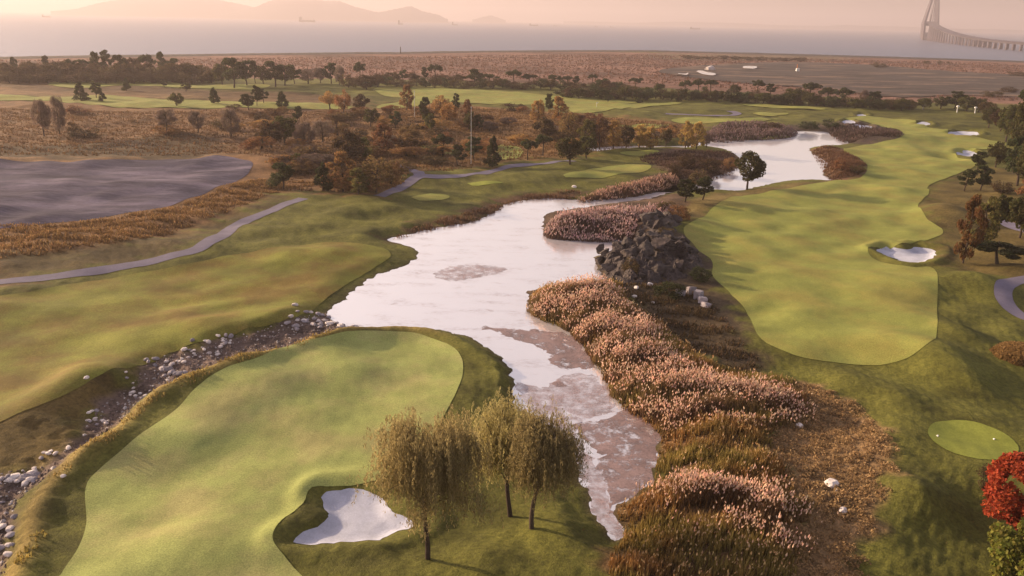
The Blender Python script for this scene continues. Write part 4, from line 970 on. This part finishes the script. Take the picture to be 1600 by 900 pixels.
# rounded mound of dry ground cover above the tee
pm = place(1596, 560); zc = h_at(pm); g = np.random.default_rng(32)
n = 9000; d = rand_dirs(n, g); d[:, 2] = np.abs(d[:, 2])
rr = 3.4 * (1 + 0.05 * np.sin(9 * d[:, 0]) * np.sin(8 * d[:, 1]))
ctr = np.column_stack([d[:, 0] * rr, d[:, 1] * rr, d[:, 2] * 1.7 - 0.05]) * g.uniform(0.93, 1.03, (n, 1))
n1 = rand_dirs(n, g); n2 = np.cross(n1, rand_dirs(n, g)); n2 /= np.linalg.norm(n2, axis=1)[:, None] + 1e-9
M = MB(); M.add(*quads(ctr, n1 * 0.14, n2 * 0.07, np.array((0.25, 0.145, 0.06)) * g.uniform(0.6, 1.4, (n, 1))))
root = add_obj('shrub', None, label='rounded brown shrub dome beside the curving cart path', cat='shrub', loc=(pm[0], pm[1], zc))
add_obj('foliage', M.mesh('foliage'), M_LEAF, root)
core = MB(); th = np.linspace(0, 2 * math.pi, 25)[:-1]
V = [(3.1 * math.cos(a) * math.cos(b), 3.1 * math.sin(a) * math.cos(b), 1.5 * math.sin(b) - 0.1) for b in np.linspace(0, 1.4, 7) for a in th]
F = [t for i_ in range(6) for j in range(24) for t in ((i_ * 24 + j, i_ * 24 + (j + 1) % 24, (i_ + 1) * 24 + (j + 1) % 24), (i_ * 24 + j, (i_ + 1) * 24 + (j + 1) % 24, (i_ + 1) * 24 + j))]
core.add(V, F, (0.07, 0.045, 0.025)); add_obj('stems', core.mesh('stems', True), M_LEAF, root)

# ------------------------------------------------------------------ stones
def rock_mesh(seed, rough=0.25, flat=0.75, sub=2, blocky=0.0):
    import bmesh
    g = np.random.default_rng(seed); bm = bmesh.new()
    bmesh.ops.create_icosphere(bm, subdivisions=sub, radius=0.5)
    planes = [(rand_dirs(1, g)[0], g.uniform(0.30, 0.44)) for _ in range(9)]
    for v in bm.verts:
        p = np.array(v.co)
        for nrm, d in planes:
            s = p @ nrm
            if s > d: p = p - nrm * (s - d) * 0.92
        p = p * (1 + rough * 0.3 * math.sin(7 * p[0] + seed) * math.sin(6 * p[1] + 2 * seed) + g.normal(0, rough * 0.06))
        v.co = (p[0], p[1], p[2] * flat)
    me = bpy.data.meshes.new('stone'); bm.to_mesh(me); bm.free()
    return me
def crag_mesh(seed):
    import bmesh
    g = np.random.default_rng(seed); bm = bmesh.new()
    bmesh.ops.create_icosphere(bm, subdivisions=4, radius=0.5)
    planes = [(rand_dirs(1, g)[0], g.uniform(0.24, 0.42)) for _ in range(16)]
    oc_ = [(g.normal(0, 1, 3) * f_, g.uniform(0, 6.28), 0.55 / f_) for f_ in (6, 9, 14, 22, 30) for _ in range(3)]
    for v in bm.verts:
        p = np.array(v.co)
        for nrm_, d in planes:
            q = p @ nrm_
            if q > d: p = p - nrm_ * (q - d) * 0.97
        k = sum(a * (1 - 2 * abs(math.sin(f_ @ p + ph))) for f_, ph, a in oc_)
        v.co = p * (1 + 0.42 * k) * np.array([1, 1, 0.95])
    me = bpy.data.meshes.new('boulder'); bm.to_mesh(me); bm.free()
    return me
M_PALE = mat('pale_stone', (0.66, 0.58, 0.56), var=0.25, scale=3, fine=0.15, fscale=14, rand=0.2)
M_GREY = mat('grey_stone', (0.3, 0.265, 0.29), var=0.3, scale=3, fine=0.15, fscale=14, rand=0.25)
M_DARK = mat('dark_rock', (0.075, 0.06, 0.058), var=0.5, scale=1.2, fine=0.3, fscale=7, bump=0.9, bscale=5, bdist=0.15, rand=0.25)
PALE = [rock_mesh(i) for i in range(5)]; GREY = [rock_mesh(20 + i) for i in range(5)]; DARK = [crag_mesh(40 + i) for i in range(6)]
for m_ in PALE: m_.materials.append(M_PALE)
for m_ in GREY: m_.materials.append(M_GREY)
for m_ in DARK: m_.materials.append(M_DARK)
def block_mesh(seed):
    import bmesh
    g = np.random.default_rng(seed); bm = bmesh.new()
    bmesh.ops.create_cube(bm, size=0.85)
    for v in bm.verts: v.co += Vector(g.normal(0, 0.07, 3))
    bmesh.ops.bevel(bm, geom=bm.edges[:], offset=0.06, segments=2, affect='EDGES')
    bmesh.ops.subdivide_edges(bm, edges=bm.edges[:], cuts=1)
    for v in bm.verts: v.co += Vector(g.normal(0, 0.012, 3))
    me = bpy.data.meshes.new('stone_block'); bm.to_mesh(me); bm.free(); me.materials.append(M_GREY); return me
BLOCKS = [block_mesh(60 + i) for i in range(3)]
gs = np.random.default_rng(77)
def stone(px, py, wpx, pale, label, group, dz=-0.7):
    p = place(px, py, dz); z = h_at(p); s = wpx / px_per_m(p[0], p[1], z)
    o = add_obj('stone', (PALE if pale else GREY)[gs.integers(0, 5)], label=label, cat='stone', group=group, loc=(p[0], p[1], max(z, WATER_Z - 0.1) + s * 0.16))
    o.scale = (s * gs.uniform(0.9, 1.3), s * gs.uniform(0.75, 1.1), s * gs.uniform(0.7, 1.0)); o.rotation_euler = (gs.uniform(-0.2, 0.2), gs.uniform(-0.2, 0.2), gs.uniform(0, 6.28))
    return o
def heap(line, n, spread, sizes, fpale, lp, lg, group):
    L = np.array(line, float)
    t = np.linspace(0, len(L) - 1, n) + gs.uniform(-0.3, 0.3, n); t = np.clip(t, 0, len(L) - 1)
    made = []
    for q in t:
        x = np.interp(q, range(len(L)), L[:, 0]) + gs.normal(0, spread[0]); y = np.interp(q, range(len(L)), L[:, 1]) + gs.normal(0, spread[1])
        pale = gs.uniform() < fpale
        made.append((x, pale, stone(x, y, 0.85 * gs.uniform(*sizes), pale, '', group)))
    cnt = [0, 0]
    for x, pale, o in sorted(made, key=lambda q: q[0]):
        lb = lp if pale else lg; key = 'slab' if ('slab ' in lb and not pale) else 'stone'
        head, rest = lb.split(key, 1)
        o['label'] = f'{ORD[cnt[pale]]} {head}{key} from the left{rest}'; cnt[pale] += 1
heap([(452, 502), (480, 494), (505, 496), (530, 503), (545, 506)], 46, (7, 4.5), (7, 15), 0.5, 'pale stone in the heap where the stream bed meets the pond', 'grey stone in the heap where the stream bed meets the pond', 'stones at the pond end of the stream')
heap([(262, 573), (290, 556), (318, 544), (345, 534), (360, 529)], 34, (5, 3), (6, 12), 0.7, 'pale stone in the line along the upper stream edge', 'grey stone in the line along the upper stream edge', 'stones along the upper stream edge')
heap([(232, 568), (246, 576), (262, 582), (280, 588)], 14, (7, 3), (8, 18), 0.1, 'pale stone beside the large violet grey slabs in the stream', 'large violet grey slab at the bend of the stream bed', 'slabs at the stream bend')
heap([(195, 610), (210, 618), (222, 612)], 14, (8, 6), (5, 10), 0.7, 'small pale stone below the grey slabs in the stream bed', 'small grey stone below the grey slabs in the stream bed', 'small stones below the slabs')
heap([(140, 656), (155, 660), (172, 664)], 14, (5, 4), (6, 12), 0.85, 'pale stone in the cluster halfway down the stream bed', 'grey stone in the cluster halfway down the stream bed', 'stones halfway down the stream')
heap([(70, 723), (84, 718)], 8, (5, 3), (7, 12), 0.85, 'pale stone in the small cluster above the stream corner', 'grey stone in the small cluster above the stream corner', 'stones above the stream corner')
heap([(8, 757), (30, 755), (50, 748), (62, 740)], 22, (7, 4), (9, 22), 0.5, 'pale stone in the heap at the lower stream corner', 'grey slab in the heap at the lower stream corner', 'stones at the lower stream corner')
heap([(4, 790), (10, 830), (14, 870)], 14, (9, 10), (9, 20), 0.2, 'pale stone in the stream bed at the very corner', 'grey brown stone in the stream bed at the very corner', 'stones in the nearest stream bed')
for x, y, w_, lb in [(107, 696, 12, 'single pale stone between the two lower stone clusters'), (100, 754, 10, 'single pale stone lying on the ridge'), (138, 608, 9, 'single grey stone on the brown grass above the stream'), (980, 474, 9, 'small round pale stone among the shade plants'), (1298, 758, 22, 'pale boulder on the brown ground cover, larger of two'), (1317, 803, 15, 'pale boulder on the brown ground cover, smaller of two'),
                     (1308, 769, 8, 'pebble-sized pale stone touching the larger boulder'), (897, 293, 8, 'small white stone on the grass of the upper pond bank'), (994, 452, 11, 'flat pale stone at the foot of the dark rocks, left'), (1016, 446, 11, 'flat pale stone at the foot of the dark rocks, right'), (991, 465, 9, 'flat pale stone below the dark rocks'), (1248, 668, 14, 'grey stone half hidden in the ground cover'), (1020, 474, 8, 'little pale stone near the stone blocks')]:
    stone(x, y, w_, True, lb, None, 0.0)
# gravel filling the stream bed
g = np.random.default_rng(41)
x, y = scatter(STREAM, 7.0, g); n = len(x); z = h_full(x, y)
s = g.uniform(0.06, 0.2, n) * (1 + 0.6 * (g.uniform(0, 1, n) > 0.9))
oc = np.array([(1, 0, 0), (0, 1, 0), (-1, 0, 0), (0, -1, 0), (0, 0, 0.8)])
V = (oc[None] * (1 + g.normal(0, 0.25, (n, 5, 3)))) * s[:, None, None] + np.column_stack([x, y, z + 0.01])[:, None, :]
b = np.arange(n)[:, None] * 5
M = MB(); c = np.where((g.uniform(0, 1, n) > 0.8)[:, None], np.array([[0.5, 0.45, 0.44]]), np.array([[0.19, 0.14, 0.125]])) * g.uniform(0.6, 1.3, (n, 1))
M.add(V.reshape(-1, 3), np.concatenate([b + [[0, 1, 4]], b + [[1, 2, 4]], b + [[2, 3, 4]], b + [[3, 0, 4]]]), np.repeat(c, 5, 0))
M_GRAVEL = mat('gravel', None, attr=True, var=0.0)
add_obj('gravel', M.mesh('gravel'), M_GRAVEL, kind='stuff', label='mauve gravel covering the dry stream bed')
# dark outcrops
def crag(root, c, pix, up, seed):
    P = poly(pix, 0.4, 0.6, 0.25); g = np.random.default_rng(seed)
    oc_ = [(g.normal(0, 1, 2) * f_, g.uniform(0, 6.28), f_ ** -0.9) for f_ in (0.35, 0.55, 0.9, 1.6, 3.0) for _ in range(3)]
    x0, y0 = P.min(0); x1, y1 = P.max(0); nx = int((x1 - x0) / 0.16); ny = int((y1 - y0) / 0.16)
    X, Y = np.meshgrid(np.linspace(x0, x1, nx), np.linspace(y0, y1, ny), indexing='ij')
    sd_ = sdf(X, Y, P, 8)
    rid = sum(a * (1 - 2.2 * np.abs(np.sin(f_[0] * X + f_[1] * Y + ph))) for f_, ph, a in oc_)
    rid = (rid - rid.mean()) / rid.std()
    blk = np.round((rid * 0.5 + 0.3 * np.sin(X * 0.9 + Y)) * 2.2) / 2.2
    Z = np.maximum(h_full(X, Y), WATER_Z - 0.4) + sstep(0, 1.6, -sd_) * (up + 0.7 * blk + 0.16 * rid) - 0.5 * (sd_ > -0.15)
    ix = np.arange(nx * ny).reshape(nx, ny); k = (sd_[:-1, :-1] < 0.2).ravel()
    fs = np.stack([ix[:-1, :-1].ravel(), ix[1:, :-1].ravel(), ix[1:, 1:].ravel(), ix[:-1, 1:].ravel()], 1)[k]
    add_obj('crag', mesh_np('crag', np.column_stack([X.ravel() - c[0], Y.ravel() - c[1], Z.ravel()]), fs, smooth=False), M_DARK, root)
def outcrop(c_pix, blocks, label, ridge_pix, up):
    c = place(*c_pix, 0.5); root = add_obj('rock_outcrop', None, label=label, cat='rock', loc=(c[0], c[1], 0))
    crag(root, c, ridge_pix, up, 3)
    for px, py, w_, up in blocks:
        p = place(px, py, 0.6); s = 1.3 * w_ / px_per_m(p[0], p[1], 1)
        z = max(h_at(p), WATER_Z)
        o = add_obj('boulder', DARK[gs.integers(0, 6)], parent=root, loc=(p[0] - c[0], p[1] - c[1], z + s * 0.18 + up))
        o.scale = (s * gs.uniform(0.95, 1.2), s * gs.uniform(0.7, 1.0), s * gs.uniform(0.7, 1.0)); o.rotation_euler = (gs.uniform(-0.4, 0.4), gs.uniform(-0.4, 0.4), gs.uniform(0, 6.28))
bl = [(939, 388, 17, 0.5), (938, 402, 20, 0), (946, 395, 18, 0.3), (953, 412, 24, 0), (952, 426, 22, -0.1), (962, 391, 20, 0.4), (966, 405, 28, 0.3), (968, 428, 24, 0), (980, 390, 24, 0.5), (984, 412, 32, 0.5), (990, 430, 26, 0), (1000, 392, 30, 0.7), (1006, 412, 34, 0.6), (1010, 432, 26, 0.1), (1022, 390, 34, 0.7), (1030, 408, 36, 0.6), (1034, 428, 28, 0.1),
      (1046, 390, 34, 0.6), (1054, 406, 34, 0.4), (1060, 422, 28, 0), (1070, 396, 30, 0.3), (1080, 410, 26, 0), (1040, 378, 26, 0.4), (1015, 380, 24, 0.4), (1062, 382, 24, 0.2), (975, 436, 16, 0), (1082, 396, 20, 0)]
outcrop((1015, 410), bl, 'large outcrop of dark jagged rock jutting into the pond', [(936, 410), (940, 396), (960, 388), (985, 380), (1015, 374), (1050, 374), (1080, 385), (1098, 402), (1096, 420), (1070, 434), (1030, 440), (990, 442), (955, 436)], 0.5)
bl = [(990, 368, 16, 0), (1000, 358, 20, 0.2), (1012, 366, 18, 0), (1012, 350, 24, 0.3), (1026, 346, 24, 0.3), (1028, 358, 24, 0.1), (1042, 342, 24, 0.2), (1044, 354, 22, 0), (1056, 348, 18, 0), (1030, 368, 18, 0), (982, 366, 11, 0)]
outcrop((1025, 352), bl, 'smaller dark rock outcrop behind the island reeds', [(980, 368), (1000, 352), (1020, 342), (1050, 338), (1066, 346), (1056, 358), (1035, 370), (1005, 374)], 0.6)
for k, (x, y, w_, lb) in enumerate([(1062, 460, 20, 'leftmost of the pale violet stone blocks beside the fairway'), (1078, 457, 22, 'topmost of the pale violet stone blocks beside the fairway'), (1090, 463, 22, 'middle of the pale violet stone blocks beside the fairway'), (1097, 471, 20, 'lower right pale violet stone block beside the fairway'), (1102, 478, 17, 'bottom one of the pale violet stone blocks beside the fairway')]):
    o = stone(x, y, w_ * 0.74, False, lb, 'pale stone blocks beside the fairway', 0.3); o.name = 'stone_block'
    o.data = BLOCKS[k % 3]; o.location.z += 0.25; o.rotation_euler = (0.15 * (k - 2), 0.12, 0.5 * k)


# ------------------------------------------------------------------ ships
def boxes(items, name='part', m=None):
    """boxes (x0,x1,y0,y1,z0,z1,taper) in one mesh"""
    V, F = [], []
    for x0, x1, y0, y1, z0, z1, tp in items:
        b = len(V); cxm, cym = (x0 + x1) / 2, (y0 + y1) / 2
        for z, k in ((z0, 1.0), (z1, tp)):
            for x, y in ((x0, y0), (x1, y0), (x1, y1), (x0, y1)): V.append((cxm + (x - cxm) * k, cym + (y - cym) * k, z))
        F += [(b + 3, b + 2, b + 1, b), (b + 4, b + 5, b + 6, b + 7)] + [(b + i, b + (i + 1) % 4, b + 4 + (i + 1) % 4, b + 4 + i) for i in range(4)]
    me = bpy.data.meshes.new(name); me.from_pydata(V, [], F); me.update()
    if m: me.materials.append(m)
    return me
M_HULL = mat('ship_hull', (0.025, 0.017, 0.02), var=0.2, scale=0.02)
M_HOUSE = mat('ship_house', (0.06, 0.045, 0.05), var=0.1, scale=0.05)
M_STEEL = mat('weathered_steel', (0.14, 0.12, 0.13), var=0.2, scale=0.01)
M_WHITE = mat('white_paint', (0.72, 0.7, 0.68), var=0.05, scale=1)
M_CONC = mat('bridge_concrete', (0.12, 0.1, 0.12), var=0.15, scale=0.01)

def bearing(px, dist):
    u = unproj(px, 15 + 0.0205 * px + 8, SEA_Z); return u * dist / np.linalg.norm(u)
def hull_mesh(Ln, Bm, D):
    V, F = [], []
    st = np.linspace(-0.5, 0.5, 11)
    for t in st:
        w = Bm / 2 * (1 - max(0, (t - 0.25) / 0.25) ** 2 * 0.95) * (1 - 0.2 * max(0, (-t - 0.4) / 0.1))
        zt = D * (1 + 0.35 * max(0, (t - 0.35) / 0.15))
        V += [(t * Ln, -w * 0.7, -2), (t * Ln, -w, zt), (t * Ln, w, zt), (t * Ln, w * 0.7, -2)]
    for i in range(10):
        for j in range(4): a, b = i * 4 + j, i * 4 + (j + 1) % 4; F.append((a, b, b + 4, a + 4))
    F += [(3, 2, 1, 0), (40, 41, 42, 43)]
    me = bpy.data.meshes.new('hull'); me.from_pydata(V, [], F); me.update(); me.materials.append(M_HULL); return me
def ship(px, dist, lenpx, turn, label, tall=1.0):
    p = bearing(px, dist); sc_ = lenpx / px_per_m(*p)
    root = add_obj('cargo_ship', None, label=label, cat='ship', group='ships on the sea', loc=(p[0], p[1], SEA_Z)); root.rotation_euler = (0, 0, turn)
    Ln = sc_; B = Ln * 0.17; D = Ln * 0.10
    add_obj('hull', hull_mesh(Ln, B, D), None, root)
    hs = add_obj('deckhouse', boxes([(-0.45 * Ln, -0.32 * Ln, -0.45 * B, 0.45 * B, D, D + 0.16 * Ln * tall, 0.92), (-0.43 * Ln, -0.34 * Ln, -0.55 * B, 0.55 * B, D + 0.16 * Ln * tall, D + 0.21 * Ln * tall, 1.0)], 'deckhouse', M_HOUSE), None, root)
    add_obj('funnel', boxes([(-0.49 * Ln, -0.455 * Ln, -0.12 * B, 0.12 * B, D, D + 0.2 * Ln * tall, 0.8)], 'funnel', M_HULL), None, root)
    add_obj('mast', boxes([(0.40 * Ln, 0.42 * Ln, -0.05 * B, 0.05 * B, D, D + 0.13 * Ln * tall, 0.6)], 'mast', M_HULL), None, root)
    for k in range(3):
        add_obj('hatch', boxes([((-0.27 + 0.2 * k) * Ln, (-0.12 + 0.2 * k) * Ln, -0.35 * B, 0.35 * B, D - 0.5, D + 0.018 * Ln, 0.95)], 'hatch', M_HOUSE), None, root)
ship(480, 6200, 25, 0.05, 'largest cargo ship, seen broadside below the twin-peaked hill')
ship(626, 5600, 12, 1.1, 'ship seen nearly end-on, right of the big cargo ship', 2.0)
ship(711, 6000, 10, 0.5, 'small ship left of the tiny far hill', 1.8)
ship(72, 6400, 12, 0.2, 'faint ship alone far left in the glow')
ship(834, 7000, 14, 0.1, 'faint low ship nearest the middle of the horizon', 0.7)
ship(868, 7200, 6, 0.4, 'tiny ship just right of the faint low ship')
ship(932, 7000, 6, 0.3, 'tiny ship, left one of a close pair')
ship(956, 7000, 6, 0.3, 'tiny ship, right one of a close pair')
ship(1086, 6800, 16, 0.05, 'long low ship far right of all others', 0.6)

# ------------------------------------------------------------------ cable-stayed bridge
br = add_obj('cable_stayed_bridge', None, label='long cable-stayed bridge with a tall pylon, fading into haze', cat='bridge')
def bxy(px, dist):
    return bearing(px, dist)
track = spline([bxy(1447, 5600), bxy(1449, 4500), bxy(1452, 3600), bxy(1476, 3050), bxy(1515, 2600), bxy(1570, 2250), bxy(1650, 1950), bxy(1800, 1650)], 20.0, False)
seg = np.concatenate([[0], np.cumsum(np.linalg.norm(np.diff(track, axis=0), axis=1))])
i_t = int(np.argmin(np.hypot(*(track - bxy(1452, 3600)).T)))
def deck_z(sv): return 13 + 50 * (1 - np.clip((sv - seg[i_t]) / 1500, 0, 1)) ** 2
def at(sv): return np.array([np.interp(sv, seg, track[:, 0]), np.interp(sv, seg, track[:, 1])])
def nrm(sv):
    d = at(sv + 5) - at(sv - 5); d /= np.linalg.norm(d); return np.array([-d[1], d[0]])
V, F = [], []
ss_ = np.arange(0, seg[-1], 30.0)
for sv in ss_:
    p, q, z = at(sv), nrm(sv), float(deck_z(sv))
    V += [(*(p + q * 16), z + 3.5), (*(p - q * 16), z + 3.5), (*(p - q * 10), z - 1.5), (*(p + q * 10), z - 1.5)]
for i in range(len(ss_) - 1):
    for j in range(4): a, b = i * 4 + j, i * 4 + (j + 1) % 4; F.append((a, b, b + 4, a + 4))
me = bpy.data.meshes.new('deck'); me.from_pydata(V, [], F); me.materials.append(M_CONC); add_obj('deck', me, None, br)
def strut(a, b, w0, w1, name, m):
    v, f_ = tube([a, (np.array(a) + np.array(b)) / 2, b], [w0, (w0 + w1) / 2, w1], 5)
    me = bpy.data.meshes.new(name); me.from_pydata(v.tolist(), [], f_.tolist()); me.materials.append(m); return add_obj(name, me, None, br)
sv = seg[i_t] + 120
while sv < seg[-1] - 20:
    p, q, z = at(sv), nrm(sv), float(deck_z(sv))
    for k in (-8, 8):
        strut((*(p + q * k), SEA_Z - 2), (*(p + q * k), z - 1), 3.2, 2.6, 'pier', M_CONC)
    sv += 62 if sv - seg[i_t] < 900 else 50
for dsv in (0, -800):
    sv = seg[i_t] + dsv; p, q = at(sv), nrm(sv); z = float(deck_z(sv)); tp = 232.0
    qx = np.array([1.0, 0.15]); qx /= np.linalg.norm(qx)
    q = qx if dsv == 0 else q
    for k in (-1, 1):
        strut((*(p + q * 22 * k), SEA_Z - 2), (*(p + q * 27 * k), z), 7, 6, 'pylon_leg', M_CONC)
        strut((*(p + q * 27 * k), z), (*(p + q * 5 * k), tp * 0.84), 6, 4.2, 'pylon_leg', M_CONC)
    strut((*p, tp * 0.78), (*p, tp), 6, 3.5, 'pylon_head', M_CONC)
    strut((*(p - q * 27), z - 6), (*(p + q * 27), z - 6), 6, 6, 'crossbeam', M_CONC)
    strut((*(p - q * 24), 10), (*(p + q * 24), 10), 14, 14, 'pylon_base', M_CONC)
    for k in range(1, 15):
        for sg in (-1, 1):
            s2 = sv + sg * (20 + k * 26)
            if s2 < 0: continue
            strut((*p, tp - 2 - k * 2.0), (*at(s2), float(deck_z(s2)) + 3), 0.45, 0.45, 'stay_cable', M_STEEL)

# ------------------------------------------------------------------ small things on and beyond the course
def pole(px, yb, ytop, rad, name, label, m, lamp=True):
    p = place(px, yb); z = h_at(p); Hh = top_height(p, z, ytop)
    root = add_obj(name, None, label=label, cat='pole', loc=(p[0], p[1], z))
    v, f_ = tube([(0, 0, -0.2), (0, 0, Hh / 2), (0, 0, Hh)], [rad * 1.3, rad, rad * 0.8], 8)
    me = bpy.data.meshes.new('post'); me.from_pydata(v.tolist(), [], f_.tolist()); me.materials.append(m); add_obj('post', me, None, root)
    if lamp:
        add_obj('lamp_head', boxes([(-rad * 2.6, rad * 2.6, -rad * 2, rad * 2, Hh, Hh + rad * 3, 0.8)], 'lamp_head', m), None, root)
    return root
pole(736, 256, 168, 0.06, 'light_pole', 'tall pale light pole among the pines of the trio', M_WHITE)
pole(648, 184, 143, 0.09, 'light_pole', 'tall pale light pole on the far turf by the rust tree', M_WHITE)
pole(626, 84, 73, 0.5, 'mast', 'thin dark mast on the sea shore below the ships', M_HULL, False)
for x, yb, yt, lb in [(1523, 177, 169, 'short pale lamp post, right one before the tree row'), (1495, 176, 167, 'short pale lamp post, middle one before the tree row'), (1442, 171, 165, 'short pale lamp post, left one before the tree row')]:
    pole(x, yb, yt, 0.22, 'lamp_post', lb, M_WHITE)
# flagstick
p = place(932, 168); z = h_at(p)
root = add_obj('flagstick', None, label='white flagstick on the pale far turf', cat='flag', loc=(p[0], p[1], z))
v, f_ = tube([(0, 0, 0), (0, 0, 1.3), (0, 0, 2.6)], [0.09, 0.09, 0.09], 6)
me = bpy.data.meshes.new('stick'); me.from_pydata(v.tolist(), [], f_.tolist()); me.materials.append(M_WHITE); add_obj('stick', me, None, root)
me = bpy.data.meshes.new('pennant'); me.from_pydata([(0.09, 0, 2.6), (0.95, 0.1, 2.4), (0.09, 0, 1.9), (0.09, 0.04, 2.6), (0.95, 0.14, 2.4), (0.09, 0.04, 1.9)], [], [(0, 1, 2), (5, 4, 3), (0, 3, 4, 1), (1, 4, 5, 2), (2, 5, 3, 0)]); me.materials.append(M_WHITE); add_obj('pennant', me, None, root)
# tee markers
for x, y, lb in [(1465, 683, 'small white tee marker at the left end of the oval tee'), (1553, 688, 'small white tee marker at the right end of the oval tee')]:
    p = place(x, y); z = h_at(p) + 0.03
    o = add_obj('tee_marker', rock_mesh(90, 0.0, 0.8), M_WHITE, label=lb, cat='tee marker', group='tee markers', loc=(p[0], p[1], z + 0.06)); o.scale = (0.26, 0.26, 0.3)
# puddles, heap and hut on the far mud flat
M_PUD = water_mat('puddle_water', (0.6, 0.56, 0.56), 0.5, 0.05, 0.05, 0.5, 0.05)
for pp, lb in [([(1088, 113.5), (1096, 112.5), (1105, 115), (1118, 117.5), (1114, 120), (1103, 119), (1092, 116)], 'white puddle on the mud flat, largest of three'), ([(1059, 117), (1068, 117.5), (1075, 116), (1073, 119.5), (1066, 119)], 'small pale puddle left of the largest one'), ([(1160, 107), (1168, 105), (1182, 106), (1180, 109), (1166, 109)], 'dull pale puddle right of the white heap')]:
    sheet('puddle', poly(pp, 0.0, 1.0), M_PUD, 0.25, label=lb, inner=9)
p = place(1109, 110); o = add_obj('heap', rock_mesh(95, 0.6, 0.9, 3), M_PALE, label='pale heap of rubble beside the puddles on the mud flat', cat='heap', loc=(p[0], p[1], 0.6)); o.scale = (10, 7, 9)
p = place(1246, 112); root = add_obj('hut', None, label='tiny white hut with an orange mast on the mud flat', cat='hut', loc=(p[0], p[1], 0))
M_ORG = mat('orange_paint', (0.6, 0.22, 0.06), var=0.05, scale=1)
add_obj('wall', boxes([(-1.4, 1.4, -1.2, 1.2, 0, 2.6, 1.0)], 'wall', M_WHITE), None, root)
add_obj('roof', boxes([(-1.7, 1.7, -1.5, 1.5, 2.6, 3.4, 0.25)], 'roof', M_WHITE), None, root)
add_obj('mast', boxes([(-1.0, -0.4, -0.3, 0.3, 3.0, 6.5, 0.7)], 'mast', M_ORG), None, root)

# ------------------------------------------------------------------ haze
hz_v = [(sx * 24600.0, sy * 24600.0, z) for z in (SEA_Z - 4.0, 330.0) for sx, sy in ((-1, -1), (1, -1), (1, 1), (-1, 1))]
me = bpy.data.meshes.new('haze')
me.from_pydata(hz_v, [], [(3, 2, 1, 0), (4, 5, 6, 7), (0, 1, 5, 4), (1, 2, 6, 5), (2, 3, 7, 6), (3, 0, 4, 7)])
mh = bpy.data.materials.new('haze'); mh.use_nodes = True
nn = mh.node_tree.nodes; nn.clear()
pv = nn.new('ShaderNodeVolumePrincipled')
pv.inputs['Color'].default_value = (0.66, 0.575, 0.59, 1)
pv.inputs['Density'].default_value = 1.8e-4
pv.inputs['Anisotropy'].default_value = 0.3
mo = nn.new('ShaderNodeOutputMaterial')
mh.node_tree.links.new(pv.outputs[0], mo.inputs['Volume'])
add_obj('haze', me, mh, kind='stuff', label='peach coloured evening haze over land and sea')
